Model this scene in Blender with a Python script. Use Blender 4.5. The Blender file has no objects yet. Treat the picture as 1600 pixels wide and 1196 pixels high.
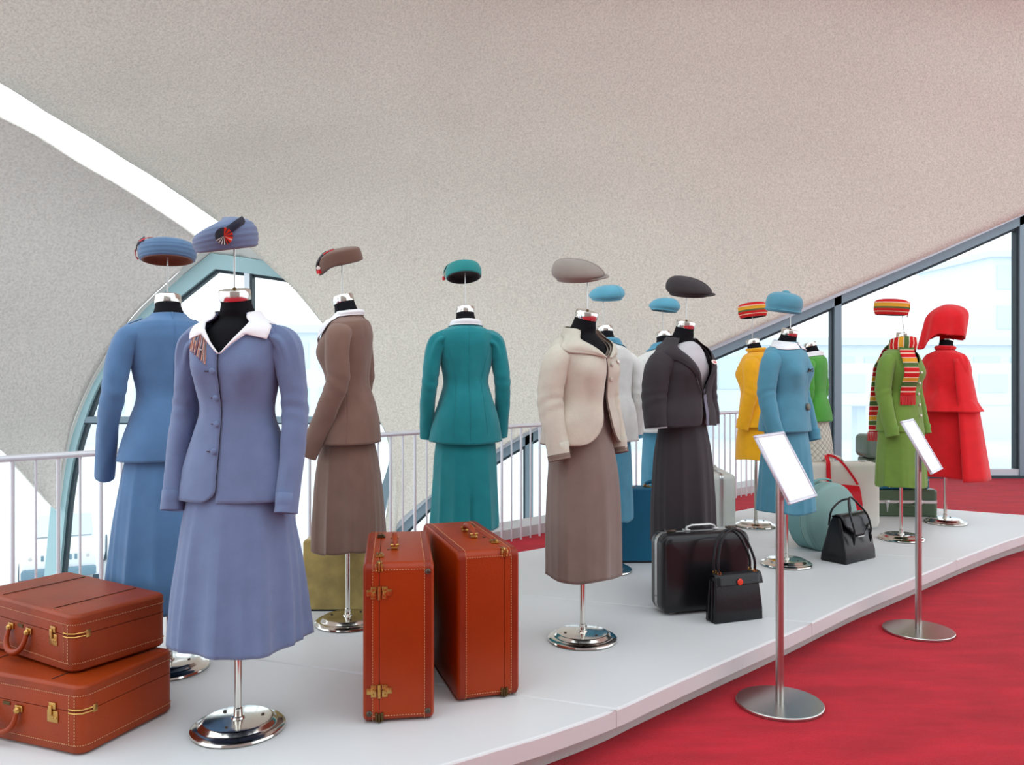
import bpy, bmesh, math, random
from mathutils import Vector, Matrix, noise
random.seed(7)
PI = math.pi
sc = bpy.context.scene
COL = sc.collection

# ------------------------------------------------------------------ camera, sky, exposure
CAMZ, F, CX, HY = 1.45, 1300.0, 800.0, 578.0
cam_d = bpy.data.cameras.new('camera'); cam = bpy.data.objects.new('camera', cam_d); COL.objects.link(cam)
cam_d.sensor_fit = 'HORIZONTAL'; cam_d.sensor_width = 36.0
cam_d.lens = 36.0 * F / 1600.0
cam_d.shift_y = -(598.0 - HY) / 1600.0
cam_d.clip_start = 0.05; cam_d.clip_end = 500
cam.location = (0, 0, CAMZ); cam.rotation_euler = (PI / 2, 0, 0)
sc.camera = cam

world = bpy.data.worlds.new('overcast_sky'); sc.world = world; world.use_nodes = True
wb = world.node_tree.nodes['Background']
wb.inputs[0].default_value = (0.90, 0.96, 1.0, 1); wb.inputs[1].default_value = 1.0
sc.view_settings.view_transform = 'Standard'; sc.view_settings.look = 'None'
sc.view_settings.gamma = 1.0; sc.view_settings.use_curve_mapping = False
sc.view_settings.exposure = 1.0
try:
    sc.cycles.max_bounces = 8; sc.cycles.diffuse_bounces = 5; sc.cycles.transparent_max_bounces = 12
    sc.cycles.sample_clamp_indirect = 6.0; sc.cycles.caustics_reflective = False; sc.cycles.caustics_refractive = False
except Exception: pass

# ------------------------------------------------------------------ helpers
def px(x, y, d):
    """world point at depth d (metres in front of the lens) seen at pixel x, y"""
    return Vector(((x - CX) / F * d, d, CAMZ - (y - HY) / F * d))

def lin(c):
    f = lambda v: v / 12.92 if v <= .04045 else ((v + .055) / 1.055) ** 2.4
    return tuple(f(v / 255.0) for v in c) + (1.0,)

def node(nt, t, **kw):
    n = nt.nodes.new(t)
    for k, v in kw.items():
        if k in n.inputs: n.inputs[k].default_value = v
        else: setattr(n, k, v)
    return n

def mat(name, rgb, rough=.6, metal=0., spec=.5, bump=0., bscale=200., var=0., vscale=8., sheen=0., coat=0., aniso=None, detail=2., sub=None):
    m = bpy.data.materials.new(name); m.use_nodes = True
    nt = m.node_tree; b = nt.nodes['Principled BSDF']; L = nt.links.new
    c = lin(rgb)
    b.inputs['Base Color'].default_value = c; b.inputs['Roughness'].default_value = rough
    b.inputs['Metallic'].default_value = metal; b.inputs['Specular IOR Level'].default_value = spec
    if sheen: b.inputs['Sheen Weight'].default_value = sheen; b.inputs['Sheen Roughness'].default_value = .5
    if coat: b.inputs['Coat Weight'].default_value = coat; b.inputs['Coat Roughness'].default_value = .15
    tc = node(nt, 'ShaderNodeTexCoord')
    if var:
        n = node(nt, 'ShaderNodeTexNoise', Scale=vscale, Detail=4.0)
        mp = node(nt, 'ShaderNodeMapRange'); mp.inputs['From Min'].default_value = .3; mp.inputs['From Max'].default_value = .7
        mp.inputs['To Min'].default_value = 1 - var; mp.inputs['To Max'].default_value = 1 + var
        mx = node(nt, 'ShaderNodeVectorMath', operation='SCALE'); mx.inputs[0].default_value = c[:3]
        L(tc.outputs['Object'], n.inputs['Vector']); L(n.outputs['Fac'], mp.inputs['Value'])
        L(mp.outputs[0], mx.inputs['Scale']); L(mx.outputs[0], b.inputs['Base Color'])
    if bump:
        n2 = node(nt, 'ShaderNodeTexNoise', Scale=bscale, Detail=detail)
        bp = node(nt, 'ShaderNodeBump', Strength=bump, Distance=.01)
        L(tc.outputs['Object'], n2.inputs['Vector']); L(n2.outputs['Fac'], bp.inputs['Height']); L(bp.outputs[0], b.inputs['Normal'])
    return m

def fabric(name, rgb, rough=.85, weave=.25, var=.06, sheen=.25, bscale=420.):
    return mat(name, rgb, rough=rough, spec=.25, bump=weave, bscale=bscale, var=var, vscale=14., sheen=sheen)

def tag(o, label=None, cat=None, group=None, kind=None):
    if label: o['label'] = label
    if cat: o['category'] = cat
    if group: o['group'] = group
    if kind: o['kind'] = kind
    return o

def empty(name, loc, rz=0., label=None, cat=None, group=None):
    o = bpy.data.objects.new(name, None); COL.objects.link(o)
    o.location = loc; o.rotation_euler = (0, 0, rz); o.empty_display_size = .1
    return tag(o, label, cat, group)

def link(name, me, parent=None):
    o = bpy.data.objects.new(name, me); COL.objects.link(o)
    if parent: o.parent = parent
    return o

def mesh(name, verts, faces, m, parent=None, smooth=True, mats=None, fmat=None):
    me = bpy.data.meshes.new(name)
    me.from_pydata([tuple(v) for v in verts], [], faces)
    for mm in (mats or [m]): me.materials.append(mm)
    if fmat:
        for p, i in zip(me.polygons, fmat): p.material_index = i
    if smooth:
        for p in me.polygons: p.use_smooth = True
    me.update()
    bm = bmesh.new(); bm.from_mesh(me); bmesh.ops.recalc_face_normals(bm, faces=bm.faces); bm.to_mesh(me); bm.free()
    return link(name, me, parent)

class MB:
    """collects simple shapes and links them as ONE mesh"""
    def __init__(s): s.v = []; s.f = []; s.fm = []
    def add(s, verts, faces, mi=0):
        o = len(s.v); s.v += [Vector(v) for v in verts]; s.f += [tuple(i + o for i in f) for f in faces]; s.fm += [mi] * len(faces)
        return s
    def box(s, c, size, M=None, mi=0, bev=0.):
        bm = bmesh.new(); bmesh.ops.create_cube(bm, size=1.0)
        for v in bm.verts: v.co = Vector((v.co.x * size[0], v.co.y * size[1], v.co.z * size[2]))
        if bev: bmesh.ops.bevel(bm, geom=list(bm.edges), offset=bev, segments=2, affect='EDGES', profile=.5)
        vs = []
        for v in bm.verts:
            p = v.co.copy()
            if M: p = M @ p
            vs.append(p + Vector(c))
        bm.verts.index_update()
        fs = [[v.index for v in f.verts] for f in bm.faces]; bm.free()
        return s.add(vs, fs, mi)
    def tube(s, pts, r, n=10, caps=True, mi=0, flat=1.0, up=None):
        pts = [Vector(p) for p in pts]; N = len(pts)
        rs = r if isinstance(r, (list, tuple)) else [r] * N
        vs = []; fs = []; ref = None
        for i in range(N):
            t = (pts[min(i + 1, N - 1)] - pts[max(i - 1, 0)]).normalized()
            if ref is None:
                ref = Vector(up) if up else (Vector((0, 0, 1)) if abs(t.z) < .9 else Vector((1, 0, 0)))
            a = (ref - t * ref.dot(t)).normalized(); b = t.cross(a); ref = a
            for k in range(n):
                w = 2 * PI * k / n
                vs.append(pts[i] + a * math.cos(w) * rs[i] * flat + b * math.sin(w) * rs[i])
        for i in range(N - 1):
            for k in range(n):
                k2 = (k + 1) % n
                fs.append((i * n + k, i * n + k2, (i + 1) * n + k2, (i + 1) * n + k))
        if caps: fs += [tuple(range(n))[::-1], tuple(range((N - 1) * n, N * n))]
        return s.add(vs, fs, mi)
    def lathe(s, prof, n=40, M=None, mi=0):
        vs = []; fs = []
        for (r, z) in prof:
            for k in range(n):
                w = 2 * PI * k / n; p = Vector((r * math.cos(w), r * math.sin(w), z))
                vs.append(M @ p if M else p)
        for i in range(len(prof) - 1):
            for k in range(n):
                k2 = (k + 1) % n; fs.append((i * n + k, i * n + k2, (i + 1) * n + k2, (i + 1) * n + k))
        fs += [tuple(range(n))[::-1], tuple(range((len(prof) - 1) * n, len(prof) * n))]
        return s.add(vs, fs, mi)
    def prism(s, poly, z0, z1, mi=0):
        n = len(poly)
        vs = [(p[0], p[1], z0) for p in poly] + [(p[0], p[1], z1) for p in poly]
        fs = [tuple(range(n))[::-1], tuple(range(n, 2 * n))] + [(i, (i + 1) % n, n + (i + 1) % n, n + i) for i in range(n)]
        return s.add(vs, fs, mi)
    def build(s, name, m, parent=None, smooth=True, mats=None):
        o = mesh(name, s.v, s.f, m, parent, smooth, mats, s.fm if mats else None)
        if smooth: sharp(o)
        return o

def sharp(o, ang=38):
    me = o.data
    bm = bmesh.new(); bm.from_mesh(me)
    lim = math.radians(ang)
    for e in bm.edges:
        if len(e.link_faces) == 2 and e.calc_face_angle(0) > lim: e.smooth = False
    bm.to_mesh(me); bm.free()

def cr(arr, t):
    """Catmull-Rom through a list of tuples / vectors at float index t"""
    n = len(arr); t = max(0., min(n - 1 - 1e-6, t)); i = int(t); u = t - i
    g = lambda k: arr[max(0, min(n - 1, k))]
    a, b, c, d = g(i - 1), g(i), g(i + 1), g(i + 2)
    return [.5 * ((2 * q) + (-p + r) * u + (2 * p - 5 * q + 4 * r - s) * u * u + (-p + 3 * q - 3 * r + s) * u ** 3)
            for p, q, r, s in zip(a, b, c, d)]

def smooth_path(pts, n):
    return [Vector(cr(pts, (len(pts) - 1) * i / (n - 1))) for i in range(n)]

def grid_faces(R, C, closed=False):
    fs = []
    for i in range(R - 1):
        for j in range(C if closed else C - 1):
            j2 = (j + 1) % C
            fs.append((i * C + j, i * C + j2, (i + 1) * C + j2, (i + 1) * C + j))
    return fs

def solid(o, th, off=-1):
    md = o.modifiers.new('thickness', 'SOLIDIFY'); md.thickness = th; md.offset = off
    return o

# ------------------------------------------------------------------ materials
def stucco(name, rgb, sc1=60., strength=.5, spk=.10):
    m = bpy.data.materials.new(name); m.use_nodes = True
    nt = m.node_tree; b = nt.nodes['Principled BSDF']; L = nt.links.new
    c = lin(rgb); b.inputs['Roughness'].default_value = .95; b.inputs['Specular IOR Level'].default_value = .1
    tc = node(nt, 'ShaderNodeTexCoord')
    n1 = node(nt, 'ShaderNodeTexNoise', Scale=sc1, Detail=3.0, Roughness=.65)
    n2 = node(nt, 'ShaderNodeTexNoise', Scale=.6, Detail=3.0)
    mp = node(nt, 'ShaderNodeMapRange'); mp.inputs['From Min'].default_value = .32; mp.inputs['From Max'].default_value = .62
    mp.inputs['To Min'].default_value = 1 - spk * 2; mp.inputs['To Max'].default_value = 1 + spk
    mp2 = node(nt, 'ShaderNodeMapRange'); mp2.inputs['From Min'].default_value = .3; mp2.inputs['From Max'].default_value = .7
    mp2.inputs['To Min'].default_value = .97; mp2.inputs['To Max'].default_value = 1.03
    mu = node(nt, 'ShaderNodeMath', operation='MULTIPLY')
    mx = node(nt, 'ShaderNodeVectorMath', operation='SCALE'); mx.inputs[0].default_value = c[:3]
    bp = node(nt, 'ShaderNodeBump', Strength=strength, Distance=.02)
    for n in (n1, n2): L(tc.outputs['Object'], n.inputs['Vector'])
    L(n1.outputs['Fac'], mp.inputs['Value']); L(n2.outputs['Fac'], mp2.inputs['Value'])
    L(mp.outputs[0], mu.inputs[0]); L(mp2.outputs[0], mu.inputs[1]); L(mu.outputs[0], mx.inputs['Scale'])
    L(mx.outputs[0], b.inputs['Base Color']); L(n1.outputs['Fac'], bp.inputs['Height']); L(bp.outputs[0], b.inputs['Normal'])
    return m

def carpet_mat():
    m = bpy.data.materials.new('red carpet'); m.use_nodes = True
    nt = m.node_tree; b = nt.nodes['Principled BSDF']; L = nt.links.new
    b.inputs['Roughness'].default_value = .95; b.inputs['Specular IOR Level'].default_value = .15
    b.inputs['Sheen Weight'].default_value = .22; b.inputs['Sheen Roughness'].default_value = .4
    b.inputs['Sheen Tint'].default_value = (1, .55, .6, 1)
    tc = node(nt, 'ShaderNodeTexCoord'); mpn = node(nt, 'ShaderNodeMapping'); mpn.inputs['Scale'].default_value = (2.2, 7, 1); mpn.inputs['Rotation'].default_value = (0, 0, -.25)
    n1 = node(nt, 'ShaderNodeTexNoise', Scale=1.0, Detail=6.0, Roughness=.6)
    n2 = node(nt, 'ShaderNodeTexNoise', Scale=260.0, Detail=2.0)
    r = node(nt, 'ShaderNodeValToRGB')
    r.color_ramp.elements[0].position = .28; r.color_ramp.elements[0].color = lin((158, 8, 28))
    r.color_ramp.elements[1].position = .75; r.color_ramp.elements[1].color = lin((205, 22, 44))
    bp = node(nt, 'ShaderNodeBump', Strength=.6, Distance=.01)
    L(tc.outputs['Object'], mpn.inputs['Vector']); L(mpn.outputs[0], n1.inputs['Vector']); L(tc.outputs['Object'], n2.inputs['Vector'])
    L(n1.outputs['Fac'], r.inputs['Fac']); L(r.outputs[0], b.inputs['Base Color'])
    L(n2.outputs['Fac'], bp.inputs['Height']); L(bp.outputs[0], b.inputs['Normal'])
    return m

def glass_mat(name, tint):
    m = bpy.data.materials.new(name); m.use_nodes = True
    nt = m.node_tree; nt.nodes.remove(nt.nodes['Principled BSDF']); out = nt.nodes['Material Output']; L = nt.links.new
    t = node(nt, 'ShaderNodeBsdfTransparent', Color=tint); g = node(nt, 'ShaderNodeBsdfGlossy', Roughness=.02)
    fr = node(nt, 'ShaderNodeFresnel', IOR=1.25); mx = node(nt, 'ShaderNodeMixShader')
    L(fr.outputs[0], mx.inputs[0]); L(t.outputs[0], mx.inputs[1]); L(g.outputs[0], mx.inputs[2]); L(mx.outputs[0], out.inputs['Surface'])
    return m

def stripes_mat(name, axis, cols, period, offset=0.):
    """woven colour bands across one object axis; cols = [(start 0..1, rgb)]"""
    m = bpy.data.materials.new(name); m.use_nodes = True
    nt = m.node_tree; b = nt.nodes['Principled BSDF']; L = nt.links.new
    b.inputs['Roughness'].default_value = .9; b.inputs['Specular IOR Level'].default_value = .2
    tc = node(nt, 'ShaderNodeTexCoord'); sp = node(nt, 'ShaderNodeSeparateXYZ'); L(tc.outputs['UV' if axis == 'UV' else 'Object'], sp.inputs[0])
    d = node(nt, 'ShaderNodeMath', operation='MULTIPLY_ADD'); d.inputs[1].default_value = 1 / period; d.inputs[2].default_value = offset
    fr = node(nt, 'ShaderNodeMath', operation='FRACT'); r = node(nt, 'ShaderNodeValToRGB'); r.color_ramp.interpolation = 'CONSTANT'
    e = r.color_ramp.elements
    while len(e) > 1: e.remove(e[-1])
    e[0].position = cols[0][0]; e[0].color = lin(cols[0][1])
    for p, c in cols[1:]:
        x = e.new(p); x.color = lin(c)
    L(sp.outputs['X' if axis == 'UV' else axis], d.inputs[0]); L(d.outputs[0], fr.inputs[0]); L(fr.outputs[0], r.inputs['Fac']); L(r.outputs[0], b.inputs['Base Color'])
    n2 = node(nt, 'ShaderNodeTexNoise', Scale=300.0); bp = node(nt, 'ShaderNodeBump', Strength=.3, Distance=.01)
    L(tc.outputs['Object'], n2.inputs['Vector']); L(n2.outputs['Fac'], bp.inputs['Height']); L(bp.outputs[0], b.inputs['Normal'])
    return m

def plaid_mat():
    m = bpy.data.materials.new('grey and cream plaid wool'); m.use_nodes = True
    nt = m.node_tree; b = nt.nodes['Principled BSDF']; L = nt.links.new; b.inputs['Roughness'].default_value = .9
    tc = node(nt, 'ShaderNodeTexCoord'); mp = node(nt, 'ShaderNodeMapping'); mp.inputs['Scale'].default_value = (1, 1, 1)
    sp = node(nt, 'ShaderNodeSeparateXYZ'); L(tc.outputs['UV'], sp.inputs[0])
    acc = None
    for (a, bb, per, w, k) in ((1, 1, .052, .16, .35), (1, -1, .052, .16, .35), (1, 1, .052, .5, .12), (1, -1, .052, .5, .12)):
        s1 = node(nt, 'ShaderNodeMath', operation='MULTIPLY'); s1.inputs[1].default_value = bb; L(sp.outputs['Y'], s1.inputs[0])
        s2 = node(nt, 'ShaderNodeMath', operation='ADD'); L(sp.outputs['X'], s2.inputs[0]); L(s1.outputs[0], s2.inputs[1])
        s3 = node(nt, 'ShaderNodeMath', operation='DIVIDE'); s3.inputs[1].default_value = per; L(s2.outputs[0], s3.inputs[0])
        s4 = node(nt, 'ShaderNodeMath', operation='FRACT'); L(s3.outputs[0], s4.inputs[0])
        s5 = node(nt, 'ShaderNodeMath', operation='LESS_THAN'); s5.inputs[1].default_value = w; L(s4.outputs[0], s5.inputs[0])
        s6 = node(nt, 'ShaderNodeMath', operation='MULTIPLY'); s6.inputs[1].default_value = k; L(s5.outputs[0], s6.inputs[0])
        if acc is None: acc = s6
        else:
            s7 = node(nt, 'ShaderNodeMath', operation='ADD'); L(acc.outputs[0], s7.inputs[0]); L(s6.outputs[0], s7.inputs[1]); acc = s7
    mx = node(nt, 'ShaderNodeMix', data_type='RGBA'); mx.inputs[6].default_value = lin((222, 220, 208)); mx.inputs[7].default_value = lin((110, 108, 100))
    L(acc.outputs[0], mx.inputs[0]); L(mx.outputs[2], b.inputs['Base Color'])
    return m

M = {}
M['shell'] = stucco('ceiling stucco', (222, 220, 209), 48., .55, .09)
M['shell_left'] = stucco('left vault stucco', (214, 212, 206), 34., .6, .08)
M['plaster'] = mat('smooth white plaster', (232, 231, 226), rough=.9, spec=.1, bump=.1, bscale=30)
M['carpet'] = carpet_mat()
M['deck'] = mat('white painted platform', (214, 216, 217), rough=.42, spec=.4, var=.015, vscale=2.)
M['plinth'] = mat('grey platform plinth', (196, 196, 194), rough=.7)
M['curb'] = mat('grey painted curb', (196, 199, 200), rough=.7, bump=.1, bscale=40)
M['frame'] = mat('blue grey window frame', (128, 150, 162), rough=.45, metal=.2, spec=.5)
M['frame_light'] = mat('pale green blue window frame', (160, 196, 202), rough=.45, spec=.5)
M['frame_hi'] = mat('pale anodised window flange', (205, 216, 224), rough=.35, metal=.3)
M['gasket'] = mat('dark window gasket', (40, 58, 66), rough=.6)
M['glass'] = glass_mat('window glass', (.955, .985, .99, 1))
M['chrome'] = mat('polished chrome', (222, 219, 212), rough=.14, metal=1.)
M['steel'] = mat('brushed steel', (190, 188, 184), rough=.28, metal=1., bump=.03, bscale=300)
M['rail'] = mat('silver painted railing', (216, 218, 224), rough=.35, metal=.25)
M['black_form'] = mat('black jersey form', (16, 17, 22), rough=.9, spec=.2, bump=.15, bscale=500)
M['brass'] = mat('aged brass', (190, 148, 84), rough=.3, metal=1., var=.15, vscale=60)
M['bronze'] = mat('dark bronze hardware', (98, 78, 50), rough=.4, metal=1.)
M['rivet'] = mat('dark steel rivet', (90, 80, 72), rough=.35, metal=1.)
M['nickel'] = mat('dull nickel trim', (196, 197, 196), rough=.3, metal=.9)

def leather(name, rgb, rough=.38, var=.12, bump=.12, bscale=150, coat=.15, vscale=5.):
    return mat(name, rgb, rough=rough, spec=.3, bump=bump, bscale=bscale, var=var, vscale=vscale, coat=coat)
M['tan'] = leather('chestnut leather', (146, 52, 8), .42, coat=0)
M['tan_worn'] = leather('worn chestnut leather', (136, 52, 16), .44, .22, coat=0)
M['orange'] = leather('orange brown cowhide', (152, 49, 2), .38, .08, coat=.03)
M['orange_edge'] = leather('dark orange leather binding', (132, 38, 8), .40, .15, coat=.05)
M['seam'] = mat('dark seam', (48, 20, 12), rough=.8)
M['stitch'] = mat('pale stitching', (214, 160, 120), rough=.8)
M['black_leather'] = leather('black leather', (11, 13, 18), .34, .15, .06, 60, .1)
M['black_hard'] = leather('black scuffed hard shell', (22, 21, 25), .30, .35, .04, 40, .2, 4.)
M['gold_velvet'] = mat('mustard velvet', (172, 150, 86), rough=.9, var=.28, vscale=9., sheen=.6, bump=.2, bscale=200)
M['teal_case'] = leather('deep blue textured case', (10, 92, 124), .5, .05, .25, 300, 0)
M['aqua'] = leather('aqua travel case', (112, 158, 158), .42, .06, .1, 200, 0)
M['aqua_lid'] = leather('pale aqua lid', (130, 166, 162), .42, .06, .1, 200, 0)
M['offwhite'] = leather('off white hard shell', (218, 216, 206), .4, .05, .06, 150, 0)
M['greyshell'] = leather('pale grey hard shell', (198, 200, 194), .45, .06, .06, 150, 0)
M['olive_case'] = leather('olive green case', (78, 98, 74), .42, .08, .1, 200, .1)
M['green_grey'] = leather('grey green case', (104, 126, 114), .45, .08, .1, 200, .1)
M['blue_case'] = leather('blue travel case', (12, 96, 132), .42, .06, .1, 200, .1)
M['red_bag'] = leather('bright red vinyl', (206, 10, 34), .4, .06, .05, 150, .1)
M['glare_paper'] = mat('white sign sheet with painted glare', (244, 246, 248), rough=.3, spec=.5)  # white paper; its blank white also paints the sky glare on the panel
M['sign_frame'] = mat('silver sign frame', (196, 194, 204), rough=.35, metal=.6)
M['white_cloth'] = fabric('white cotton', (240, 241, 244), var=.02)
M['orange_thread'] = mat('salmon embroidery thread', (196, 140, 120), rough=.8)
M['mauve_thread'] = mat('mauve embroidery', (122, 92, 108), rough=.9)
M['grey_thread'] = mat('silver grey embroidery', (160, 158, 160), rough=.8)
M['red_badge'] = mat('red enamel', (206, 24, 34), rough=.4)
M['vermilion'] = mat('vermilion button', (224, 62, 38), rough=.35, coat=.3)
M['navy_ribbon'] = fabric('navy grosgrain ribbon', (26, 32, 50), var=.05)
M['black_ribbon'] = fabric('black grosgrain ribbon', (26, 22, 26), var=.05)
M['white_enamel'] = mat('white enamel', (236, 230, 222), rough=.35)
M['tan_lining'] = fabric('brown hat lining', (122, 78, 52))
M['dark_lining'] = fabric('dark hat lining', (26, 24, 28))

# ------------------------------------------------------------------ structure: concrete shells
GY = 11.2      # depth of the glazed wall
def loft2(A, B, rows, cols, bulge, bdir, name, m, th, flip=False):
    vs = []
    n = len(A) - 1
    for i in range(rows):
        t = n * i / (rows - 1)
        a = Vector(cr(A, t)); b = Vector(cr(B, t)); L = (b - a).length
        for j in range(cols):
            u = j / (cols - 1)
            p = a.lerp(b, u) + Vector(bdir) * bulge * L * math.sin(PI * u)
            vs.append(p)
    fs = grid_faces(rows, cols)
    if flip: fs = [f[::-1] for f in fs]
    me = bpy.data.meshes.new(name); me.from_pydata([tuple(v) for v in vs], [], fs); me.materials.append(m)
    for p in me.polygons: p.use_smooth = True
    o = link(name, me)
    md = o.modifiers.new('thickness', 'SOLIDIFY'); md.thickness = th; md.offset = 1.0
    return o

EL = [px(592, 862, 11.0), px(604, 800, 11.0), px(610, 740, 11.0), px(606, 690, 11.0), px(588, 648, 11.0), px(558, 590, 10.98), px(512, 517, 10.95), px(434, 424, 10.9),
      px(341, 335, 10.4), px(241.6, 262, 9.6), px(170, 216.5, 9.0), px(85, 165, 8.4), px(0, 112, 7.8), px(-300, -60, 6.4), Vector((-5.2, 4.0, 5.8))]
ER = [px(594, 862, 11.0), px(612, 824, 11.1), px(640, 797, 11.1), px(690, 760, 11.1), px(770, 706, 11.1), px(830, 672, 11.1), px(950, 614, 11.1), px(1110, 543, 11.1),
      px(1305, 459, 11.1), px(1450, 397, 11.1), px(1600, 330, 11.1), px(1800, 240, 11.0), px(2100, 110, 10.6), Vector((11.5, 8.5, 6.6)), Vector((11.5, 5, 7.4))]
ceiling = loft2(EL, ER, 130, 70, .10, (0, .35, .93), 'ceiling', M['shell'], .18)
tag(ceiling, 'large curved stucco concrete shell sweeping over the display', kind='structure')

LA = [px(322, 384, 10.9), px(308, 400, 10.9), px(273.5, 430, 10.9), px(240, 461, 10.92), px(205, 497, 10.95), px(170, 548, 10.97), px(140, 600, 11.0), px(115, 658, 11.0), px(100, 715, 11.0), px(90, 765, 11.0), px(87, 797, 11.0)]
LB = [px(318, 382, 10.9), px(268, 344, 10.5), px(182, 289, 9.8), px(119, 253, 9.3), px(0, 185, 8.5), px(-330, 60, 7.0), px(-620, 300, 6.6), px(-260, 560, 8.2), px(-20, 690, 10.2), px(28, 732, 10.6), px(85, 796, 11.0)]
wall_left = loft2(LA, LB, 90, 50, .08, (-.2, .75, .6), 'wall_left', M['shell_left'], .04, True)
tag(wall_left, 'smaller curved stucco vault left of the skylight slit', kind='structure')

# frame of the left arched window: outer edge of the frame in the glazed wall
FO = [px(74, 912, GY), px(80, 850, GY), px(86, 784, GY), px(95.5, 723.5, GY), px(108, 674, GY), px(129.5, 612, GY), px(150.6, 571, GY), px(177, 534, GY), px(220, 490, GY), px(266, 451, GY), px(325, 403.6, GY), px(333, 397.5, GY)]
FT = [px(333, 397.5, GY), px(341, 398.6, GY), px(380, 403.5, GY), px(434, 411, GY), px(480, 419, GY)]
def strip_frame(name, pts, width, depth, m, side=1, y0=GY, mi_gasket=None, gas=.03, dens=4, raw=False):
    """bar of given width running along pts in the glazed wall (y = const); returns the frame object"""
    P = [Vector(q) for q in pts] if raw else smooth_path(pts, (len(pts) - 1) * dens + 1)
    rows = []
    for i, p in enumerate(P):
        a_ = (P[i] - P[i - 1]).normalized() if i else (P[1] - P[0]).normalized(); c_ = (P[i + 1] - P[i]).normalized() if i < len(P) - 1 else a_
        t = (a_ + c_).normalized(); nrm = Vector((t.z, 0, -t.x)) * side / max(.5, t.dot(a_))
        rows.append((p, nrm))
    def band(w0, w1, ya, yb, mm, nm):
        b = MB(); vs = []
        for p, nrm in rows:
            for (w, y) in ((w0, ya), (w1, ya), (w1, yb), (w0, yb)): q = p + nrm * w; vs.append((q.x, y, q.z))
        n = len(rows); b.add(vs, grid_faces(n, 4, True) + [(3, 2, 1, 0), tuple(range(4 * n - 4, 4 * n))])
        return b
    return band

# plaster reveal between vault and frame (left) : a band following the frame, set just in front of the glass
b = strip_frame('x', FO, 0, 0, None, 1)
def outer_band(pts, outer, name, m, y0, y1):
    P = smooth_path(pts, 60); Q = smooth_path(outer, 60); b = MB(); vs = []
    for p, q in zip(P, Q):
        vs += [(p.x, y0, p.z), (q.x, q.y + .02, q.z), (q.x, y1, q.z), (p.x, y1, p.z)]
    b.add(vs, grid_faces(60, 4, True)); return b
reveal = outer_band([px(86, 790, GY), px(95.5, 723.5, GY), px(108, 674, GY), px(129.5, 612, GY), px(150.6, 571, GY), px(177, 534, GY), px(220, 490, GY), px(266, 451, GY), px(333, 397.5, GY)],
                    [px(87, 800, 11.0), px(99, 715, 11.0), px(115, 658, 11.0), px(140, 600, 11.0), px(170, 548, 10.97), px(205, 497, 10.95), px(240, 461, 10.92), px(273.5, 430, 10.9), px(314, 388, 10.9)], 'x', None, GY - .06, GY + .15)
tag(reveal.build('trim_1', M['plaster']), 'smooth white plaster rim around the arched window', kind='structure')
rv = MB(); vs = []
for a_, c_ in ((px(333, 397.5, GY), px(312, 384, 10.95)), (px(380, 403, GY), px(372, 372, 10.95)), (px(440, 412, GY), px(430, 405, 10.95)), (px(480, 448, GY), px(476, 445, 10.95))):
    vs += [(a_.x, GY - .06, a_.z), (c_.x, c_.y, c_.z), (c_.x, GY + .15, c_.z), (a_.x, GY + .15, a_.z)]
rv.add(vs, grid_faces(4, 4, True)); tag(rv.build('trim_2', M['plaster']), 'smooth white plaster lintel above the arched window peak', kind='structure')

# ------------------------------------------------------------------ structure: windows
def bar(b, p, q, w, y0, y1, mi=0):
    p = Vector(p); q = Vector(q); t = (q - p).normalized(); n = Vector((t.z, 0, -t.x)) * w / 2
    vs = []
    for e in (p, q):
        for s, y in ((1, y0), (-1, y0), (-1, y1), (1, y1)): r = e + n * s; vs.append((r.x, y, r.z))
    b.add(vs, [(0, 1, 2, 3), (7, 6, 5, 4), (0, 4, 5, 1), (1, 5, 6, 2), (2, 6, 7, 3), (3, 7, 4, 0)], mi)

win1 = empty('window_1', px(300, 912, GY)); tag(win1, 'tall arched window at left behind the blue suits', kind='structure')
def at_root(o, root):
    o.parent = root; o.matrix_parent_inverse = Matrix.Translation(root.location).inverted(); return o
fr_band = strip_frame('f', smooth_path(FO[:-2], 34) + [FO[-1]] + FT[2:], 0, 0, None, 1, raw=True)
at_root(fr_band(0, .20, GY - .10, GY + .06, None, None).build('frame', M['frame_light']), win1)
at_root(fr_band(.19, .235, GY - .04, GY + .05, None, None).build('gasket', M['gasket']), win1)
FR = [px(480, 419, GY), px(570, 540, GY), px(630, 660, GY), px(624, 725, GY), px(607, 780, GY), px(588, 860, GY), px(578, 930, GY)]
fr2 = strip_frame('f', FR, 0, 0, None, 1)
at_root(fr2(0, .13, GY - .10, GY + .06, None, None).build('frame', M['frame']), win1)
b = MB(); bar(b, px(121, 656, GY), px(596, 656, GY), .085, GY - .09, GY + .05); at_root(b.build('transom', M['frame'], smooth=False), win1)
b = MB(); bar(b, px(121, 661.5, GY), px(596, 661.5, GY), .02, GY - .092, GY + .05); at_root(b.build('gasket', M['gasket'], smooth=False), win1)
b = MB(); bar(b, px(389, 407, GY), px(389, 930, GY), .075, GY - .09, GY + .05); at_root(b.build('mullion', M['frame_hi'], smooth=False), win1)
b = MB(); bar(b, px(395.5, 425, GY), px(395.5, 930, GY), .025, GY - .085, GY + .05); at_root(b.build('gasket', M['gasket'], smooth=False), win1)
gp = [px(74, 930, GY)] + FO + FT[1:] + FR[1:]
def pane(poly, name, root, y=GY):
    vs = [(p.x, y, p.z) for p in poly] + [(p.x, y + .012, p.z) for p in poly]; n = len(poly)
    fs = [tuple(range(n)), tuple(range(n, 2 * n))[::-1]] + [(i, (i + 1) % n, n + (i + 1) % n, n + i) for i in range(n)]
    return at_root(mesh(name, vs, fs, M['glass'], None, False), root)
pane(gp, 'pane', win1)

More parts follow.
